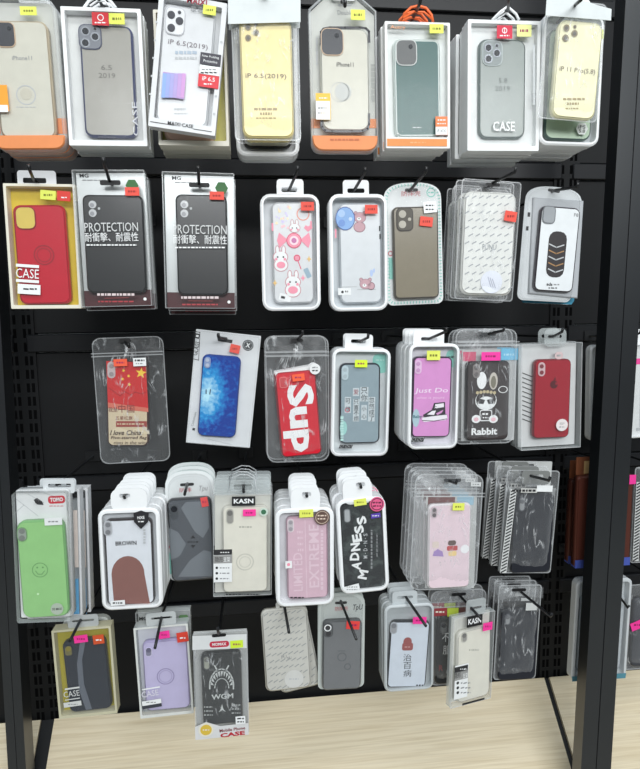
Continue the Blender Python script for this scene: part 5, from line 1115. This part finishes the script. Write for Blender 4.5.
p = Pack('bagged_phone_case', 'black case with white toothed arch print in a clear pack over the deck', ((191.8, 634.6), (247.4, 632.6), (249.2, 735.6), (195.4, 741)), .33)
p.bag(2.5, FILM_BAG, .0018, -.0012, .014, seed=37)
def cg(m, y): pass
mb = MB(); y = .0125; mb.flat([(p.x0 + .001, p.z0 + .001), (p.x1 - .001, p.z0 + .001), (p.x1 - .001, p.z1 - .001), (p.x0 + .001, p.z1 - .001)], y, mat((176, 178, 176), .35)); mb.build('inner_card', p.root)
mb = MB(); y = -.0036; mb.flat([p.L(*a, y) for a in ((192.4, 650), (246.8, 648), (246.6, 634), (192.4, 636))], y, mat((214, 216, 216), .4)); p.rect(mb, 209.6, 641, 229, 647.4, mat((186, 40, 66)), y - .0003, 2.8); p.txt(mb, 'MOMAX', 219.3, 644.2, 14, 3.2, WTEXT, y - .0006, bold=.03)
mb.build('hang_tab', p.root); mb = MB()
mb.flat([p.L(*a, y) for a in ((195.4, 740), (248.8, 734.6), (248.4, 723), (220, 726), (206, 722), (195, 727))], y, mat((214, 214, 214), .4))
p.txt(mb, 'Mobile Phone', 232.4, 729.4, 26, 3.4, mat((120, 30, 40)), y - .0004, rot=3, bold=.03); p.txt(mb, 'CASE', 232.6, 734.2, 25, 4.6, mat((180, 26, 44)), y - .0004, rot=3, bold=.06); mb.build('printed_footer', p.root)
def g(m, y):
    W_ = mat((196, 200, 198)); y2 = y - .0002
    def arc(cx, cy, rx, ry, a0, a1, w, n=12): p.line(m, [(cx + rx * math.cos(math.radians(a0 + (a1 - a0) * i / n)), cy - ry * math.sin(math.radians(a0 + (a1 - a0) * i / n))) for i in range(n + 1)], w, W_, y)
    arc(221.6, 686, 12, 17, -10, 190, 1.4); arc(221.8, 688, 7, 9.6, 0, 180, 1)
    for i in range(11):
        a = math.radians(12 + i * 15.6); ca, sa = math.cos(a), math.sin(a)
        p.poly(m, [(221.7 + 11 * math.cos(a - .11), 686.4 - 15.4 * math.sin(a - .11)), (221.7 + 11 * math.cos(a + .11), 686.4 - 15.4 * math.sin(a + .11)), (221.8 + 8 * ca, 687.6 - 11 * sa)], W_, y2)
    for sg in (-1, 1): p.line(m, [(221.6 + sg * 4, 671), (221.6 + sg * 7, 665.6)], 1.3, W_, y)
    p.txt(m, 'WGM', 222.4, 696.4, 22, 5.6, W_, y, bold=.03)
    p.poly(m, [(222, 704), (223.4, 709), (226, 712), (222.2, 710), (218.6, 712.4), (220.8, 709)], W_, y)
    for i in range(3): p.dashes(m, 208.4, 707 + i * 4, 9, W_, y, 1, 4); p.dashes(m, 236, 705 + i * 4, 9, W_, y, 1, 4)
p.case(((200.8, 654.2), (240, 652), (243.8, 722.6), (203, 726)), mat((36, 38, 38), .3), 5, mat((28, 30, 30), .3), .8, y=.001, gfx=g)
p.cam(203.4, 656, 210, 670, 'one', mat((150, 152, 140)), mat((84, 86, 84)), r=3, lens=mat((96, 96, 90))); p.rot0 = 1.5
p.rsticker(206, 730, 7.6, mat((226, 222, 206)), y=-.0045, deco=lambda m, y: (p.disc(m, 206, 730, 5.8, mat((214, 182, 70)), y), p.dashes(m, 206, 730, 7, CREAM, y - .0003, 1.4, 3)))
p.sticker(230.4, 640.4, 243, 648.2, mat((206, 232, 60)), y=-.005, deco='price'); p.sticker(235.6, 716, 245.4, 724.4, WHITE, y=-.005, name='model_label', deco=lambda m, y: (p.dashes(m, 240.6, 718.6, 7, INK, y, 1.4, 2), p.dashes(m, 240.6, 721.8, 7, INK, y, 1.4, 2)))
mb = MB(); p.rect(mb, 212, 633.6, 226, 637, BLACK, -.0042, 1.4); mb.build('hang_hole', p.root); p.hook((219, 635.4), (218, 630.6), 'hook holding the clear pack with the toothed arch print', ext=.02)

def sleeve(label, q, d):
    p = Pack('bagged_phone_case', label, q, d, 'dashed white card sleeves on the bottom row', True); mb = MB()
    mb.slab(rrect(p.x0, p.z0, p.x1, p.z1, 6 * p.k), 0, .009, mat((196, 195, 188), .5), .003); p.rot0 = 0
    x0 = min(a[0] for a in q); return p, mb
p, mb = sleeve('white sleeve with slanted grey dashes, front one of two on the bottom row', ((260.4, 610), (307.4, 607.4), (311.4, 692.6), (266.4, 687.6)), .27)
cx_, cy_ = 286, 650
for r in range(12):
    for c in range(7):
        u, v = (c + .5 + (.5 if r % 2 else 0)) / 7.6, (r + .6) / 12.2
        x, z = p.x0 + p.W * (.05 + .9 * u), p.z1 - p.H * v; w, h = 2.6 * p.k, .4 * p.k
        mb.flat(p.xf([(-w, -h), (w, -h), (w, h), (-w, h)], x, z, 30), -.0004, mat((150, 154, 154)))
p.disc(mb, 294, 679, 9.6, mat((206, 206, 202)), -.0006); p.dashes(mb, 294, 679, 10, LTGREY, -.0008, 1.4, 4); p.txt(mb, 'PU', 284, 657, 5, 3.6, GREY, -.0006); p.txt(mb, 'NU', 289.4, 658, 4, 3, GREY, -.0006)
mb.build('case_sleeve', p.root); p.tab(276, 601, 294, 612, mat((206, 206, 200)), y=.004); p.tw = .009
p.hook((284.6, 607), (289, 632.6), 'hook holding the dashed white sleeves on the bottom row', ext=.06, bend=False)
p, mb = sleeve('white sleeve with slanted dashes, swung out behind the front one on the bottom row', ((263, 611), (305, 603), (322.4, 686), (281, 693)), .245)
for r in range(12):
    for c in range(7):
        u, v = (c + .5 + (.5 if r % 2 else 0)) / 7.6, (r + .6) / 12.2; x, z = p.x0 + p.W * (.05 + .9 * u), p.z1 - p.H * v; w, h = 2.6 * p.k, .4 * p.k
        mb.flat(p.xf([(-w, -h), (w, -h), (w, h), (-w, h)], x, z, 30), -.0004, mat((150, 154, 154)))
mb.build('case_sleeve', p.root); p.tab(276, 600, 294, 611, mat((206, 206, 200)), y=.004)

p = Pack('carded_phone_case', 'matt grey case on an arch-topped card with teal edge, bottom row', ((317, 596), (365.4, 595), (366, 691), (320.6, 692.8)), .265)
P = archshape(p.x0, p.z0, p.x1, p.z1, 5 * p.k, 14 * p.k)
def g(m, y): p.txt(m, '防摔壳', 341.5, 608.6, 13, 4.4, mat((190, 80, 84)), y, bold=.03); p.txt(m, 'TpU', 357.5, 608, 10, 7.6, INK, y, bold=.01, shear=.15)
p.card(P, mat((198, 204, 200)), gfx=g, edge=mat((140, 176, 166)), y=.011)
def g(m, y): K = mat((88, 90, 92), .4); p.disc(m, 342, 657, 4.6, K, y, ring=.8); p.disc(m, 347.6, 666.6, 3.4, K, y, ring=.8); p.dashes(m, 341.6, 651, 7, K, y, 1, 3)
p.case(((322.6, 621.4), (361.9, 620), (361, 689), (322.8, 690.8)), mat((112, 114, 116), .4), 5, mat((84, 86, 88), .4), .9, y=.001, gfx=g)
p.cam(323.8, 622.8, 333, 637.6, 'ring3' if 0 else 'pill', mat((92, 94, 96)), mat((70, 72, 74)), r=4, lens=mat((60, 60, 62)))
mb = MB(); p.disc(mb, 327.8, 628, 3.6, WHITE, p.cy - .003, ring=1); mb.build('lens_ring', p.caseo)
p.sticker(346.4, 621, 359.6, 629.4, mat((230, 70, 66)), y=-.0015, deco='price', rot=-6)
b = MB(); b.slab(inset(P, 3 * p.k), -.0005, .0105, FILM_WIN, .003); b.build('clear_cover', p.root); p.tw = .014
mb = MB(); p.rect(mb, 335, 601.4, 347, 604.2, BLACK, .0098, 1.2); mb.build('hang_hole', p.root); p.hook((341.4, 602.8), (356.4, 639.4), 'hook holding the matt grey arch-topped card', ext=.07, bend=False)
p.stack(1, 'arch-topped card behind the matt grey case', jit=.001)

p = Pack('blister_packed_phone_case', 'translucent blister with pale case, red seal mark and three large characters', ((384.8, 602.6), (433.6, 605.4), (433.2, 692.4), (384.4, 688.4)), .285, None, True)
p.blister(7, 2.4, .0125, m=mat((190, 196, 198), .3), floor=mat((176, 182, 184)))
def g(m, y):
    K = mat((52, 56, 60)); 
    p.disc(m, 407.6, 641.6, 4.4, mat((150, 78, 76)), y, rx=4.2); p.rect(m, 402.2, 642.6, 413, 650.6, mat((150, 78, 76)), y, 2); p.dashes(m, 407.6, 647, 6, mat((206, 160, 156)), y - .0003, 1, 2)
    for i, ch in enumerate('治百病'): p.txt(m, ch, 407.4, 657.6 + i * 7.9, 8, 7.2, K, y, bold=.01)
    p.dashes(m, 420, 685.4, 8, K, y, 1.8, 3)
p.case(((388.2, 620), (428.2, 622.4), (427.6, 688.4), (389.4, 686.4)), mat((206, 214, 224), .3), 5, mat((44, 46, 50), .3), 1.0, y=.003, gfx=g)
p.cam(390.4, 622.4, 397.2, 634, 'one', mat((150, 152, 156)), mat((170, 174, 180)), r=3, lens=mat((120, 122, 128))); p.rot0 = -3
p.sticker(413, 617, 426.4, 624, MAG, deco='price'); p.tab(392.6, 591, 417.2, 607, mat((190, 196, 198), .3), slot=(397, 595.4, 413, 599.4)); p.hook((407, 598.8), (426, 626), 'hook holding the blisters with the red seal case', ext=.07, bend=False)
p.stack(2, 'translucent blister stacked behind the red seal case', jit=.001, seed=30)

p = Pack('bagged_phone_case', 'black case with white brush writing, half hidden by the sideways clear box', ((429.5, 593), (487.4, 590), (486, 685.5), (433, 686.5)), .245)
p.bag(7, FILM_BAG2, .002, -.0012, .013, seed=41, zipy=[(430, 606, 487, 607)])
mb = MB(); p.rect(mb, 434, 608, 447, 616, mat((150, 60, 66)), -.0036); p.dashes(mb, 440, 612, 9, CREAM, -.004, 1.6, 3); p.rect(mb, 447.4, 608, 458.4, 616.4, mat((178, 196, 70)), -.0036); p.rect(mb, 458.6, 607.4, 472, 616, mat((90, 60, 56)), -.0036); mb.build('label_strip', p.root)
def g(m, y): p.txt(m, '不', 445.6, 637.5, 7, 9, WTEXT, y, bold=.02); p.txt(m, '服', 447, 650, 8, 9, WTEXT, y, bold=.02); p.txt(m, 'R', 441, 668, 4, 6, mat((150, 40, 46)), y)
p.case(((435.6, 617.6), (476, 617), (475, 683), (436, 684)), mat((38, 40, 42), .35), 5, mat((30, 32, 34), .35), .8, y=.002, gfx=g)
p.cam(440.6, 622, 447.4, 634, 'one', mat((110, 112, 112)), mat((80, 82, 82)), r=3); p.rot0 = 0
p.hook((458.6, 594.4), (481.4, 619), 'hook holding the tilted clear box and the black brush-writing case', ext=.07, bend=False, y=0)
mb = MB(); p.rect(mb, 452, 592.8, 466, 595.8, BLACK, -.003, 1.2); mb.build('hang_hole', p.root)
p.stack(1, 'zip bag behind the black brush-writing case', jit=.001)

p = Pack('boxed_phone_case', 'ivory case in a clear box swung sideways on its hook, bottom row', ((452.5, 618.4), (494.6, 611), (491.4, 698.4), (451.6, 708)), (.302, .280, .280, .302))
kasn(p, None, (467, 616, 482.6, 625.6), (483, 623, 492.6, 630), (461.6, 633, 467.4, 642), ((457.6, 633.2), (491.4, 624), (489.4, 695), (456.4, 704.4)), (454.6, 666.4, 468, 696.6), (474, 650, 10), None)
mb = MB(); p.rect(mb, 462, 702.6 - 2, 485, 702.4, INK, -.0008, rot=0); mb.build('box_lettering', p.root)
p.tab(466, 600, 486, 615, FILM_SIDE, y=.008)

p = darkbag('black case in a crinkled olive-tinted bag, last on the bottom row', ((499.6, 586.8), (543.6, 586.4), (537, 680.4), (495.6, 682)), .285, ((503, 610), (539, 607), (535.8, 679), (495.8, 681)), (505, 614, 510.6, 625), None, 43, None)
mb = MB(); y = -.0034; mb.flat([p.L(*a, y) for a in ((500, 600), (520, 596), (543, 598), (543.4, 587.4), (500, 588))], y, FILM_BAG2); mb.build('header_fold', p.root)
p.sticker(526, 603, 537, 610.4, mat((206, 208, 206)), y=-.004, name='small_label'); mb = MB(); p.rect(mb, 512, 588.4, 526, 591.4, BLACK, -.0042, 1.2); mb.build('hang_hole', p.root)
p.hook((518.6, 590), (550.8, 616.4), 'hook holding the olive-tinted bags, last on the bottom row', ext=.075)
p.stack(2, 'olive-tinted bag behind the last black case on the bottom row', jit=.0015, seed=33, dx=-.002)

# ================================================================== NEIGHBOURING BAY, SEEN PAST THE FRONT POST
p = Pack('carded_phone_case', 'white card pack with magenta stripe, just past the front post on the third row', ((590, 346), (672, 341), (668, 436), (588.5, 441)), .15)
def g(m, y): p.rect(m, 634, 358, 668, 363.5, MAG, y); p.rect(m, 640, 370, 664, 425, PALE, y); p.rect(m, 636, 436 - 9, 666, 430, LTGREY, y)
p.card(rrect(p.x0, p.z0, p.x1, p.z1, 4 * p.k), mat((224, 226, 226)), y=.004, gfx=g)
p.blister(5, 2, .014); p.tab(622, 330, 642, 345, RIM); p.hook((632, 336), (640, 333), 'hook behind the front post holding the magenta-striped pack', ext=.02)
BRN = mat((84, 42, 32), .45); 
def wallet(label, q, d, head, blue):
    p = Pack('leather_phone_wallet', label, q, d, 'brown leather wallets past the front post'); mb = MB()
    mb.slab(rrect(p.x0, p.z0, p.x1, p.z1 - 18 * p.k, 3 * p.k), 0, .014, BRN, .003); mb.build('leather_cover', p.root)
    b = MB(); b.box((p.x0 + .004, .014, p.z1 - 24 * p.k), (p.x1 - .004, .0155, p.z1 - .002), mat((120, 70, 44))); b.build('hang_tab', p.root)
    b = MB(); p.rect(b, *head, mat((206, 170, 116)), .0134); b.build('header_print', p.root)
    c = MB(); c.slab([(p.x0 + .001, .0), (p.x1 - .001, .0), (p.x1 - .001, .016), (p.x0 + .001, .016)], -.001, .0148, mat((70, 88, 170))); c.build('blue_band', p.root); p.tw = .018
    return p
p = wallet('brown leather wallet case with blue band, front one past the post on the fourth row', ((579, 459), (634, 455), (631, 566), (574, 567)), .165, (584, 461, 600, 473), None)
p.hook((604, 462), (612, 468), 'hook behind the front post holding the brown leather wallets', ext=.0, bend=False)
mb = MB(); p.rect(mb, 629.5, 475, 636, 484, MAG, -.002); mb.build('price_sticker', p.root)
p = wallet('brown leather wallet case with blue band, rear one past the post on the fourth row', ((573, 462), (622, 459), (618, 562), (567, 563)), .12, (577, 463, 590, 471), None)
p = darkbag('dark case in a striped-edge bag beside the leather wallets, cut by the photo edge', ((637, 468), (690, 466), (684, 562), (632, 564)), .16, ((645, 486), (686, 485), (680, 560), (640, 561)), (648, 488, 654, 500), ((636.6, 482), (632.6, 561), 6), 51, None)
p.tab(650, 462, 676, 474, mat((120, 122, 120))); p.hook((662, 467), (668, 470), 'hook holding the striped-edge bag beside the leather wallets', ext=.03)
p = Pack('blister_packed_phone_case', 'pale blister with teal foot, half behind the front post on the bottom row', ((577, 580), (631, 578), (627, 678), (570, 681)), .155)
p.blister(6, 3, .016, m=mat((206, 210, 212), .3), floor=PALE); p.case(((582, 596), (625, 595), (621, 670), (577, 672)), mat((190, 196, 200), .3), 5)
mb = MB(); mb.flat([(p.x0 + .002, .001), (p.x1 - .002, .001), (p.x1 - .001, .012), (p.x0 + .001, .012)], -.0026, mat((84, 140, 156))); mb.build('teal_foot', p.root)
p.tab(590, 568, 616, 582, RIM); p.hook((603, 574), (628, 608), 'hook behind the front post holding the teal-footed blister', ext=.015)
p = Pack('bagged_phone_case', 'dark bagged case with magenta sticker at the photo edge, bottom row', ((628, 586), (690, 583), (684, 668), (627, 671)), .13)
p.bag(3, FILM_BAG, .0018, -.001, .012, seed=61); p.case(((633, 598), (684, 596), (679, 664), (631, 667)), mat((62, 64, 70), .35), 5, y=.002); p.sticker(631, 621, 645, 629, MAG, y=-.004, deco='price', rot=20); p.tab(650, 576, 672, 588, PALE)
p.hook((660, 581), (668, 590), 'hook holding the dark bagged case at the photo edge', ext=.03)
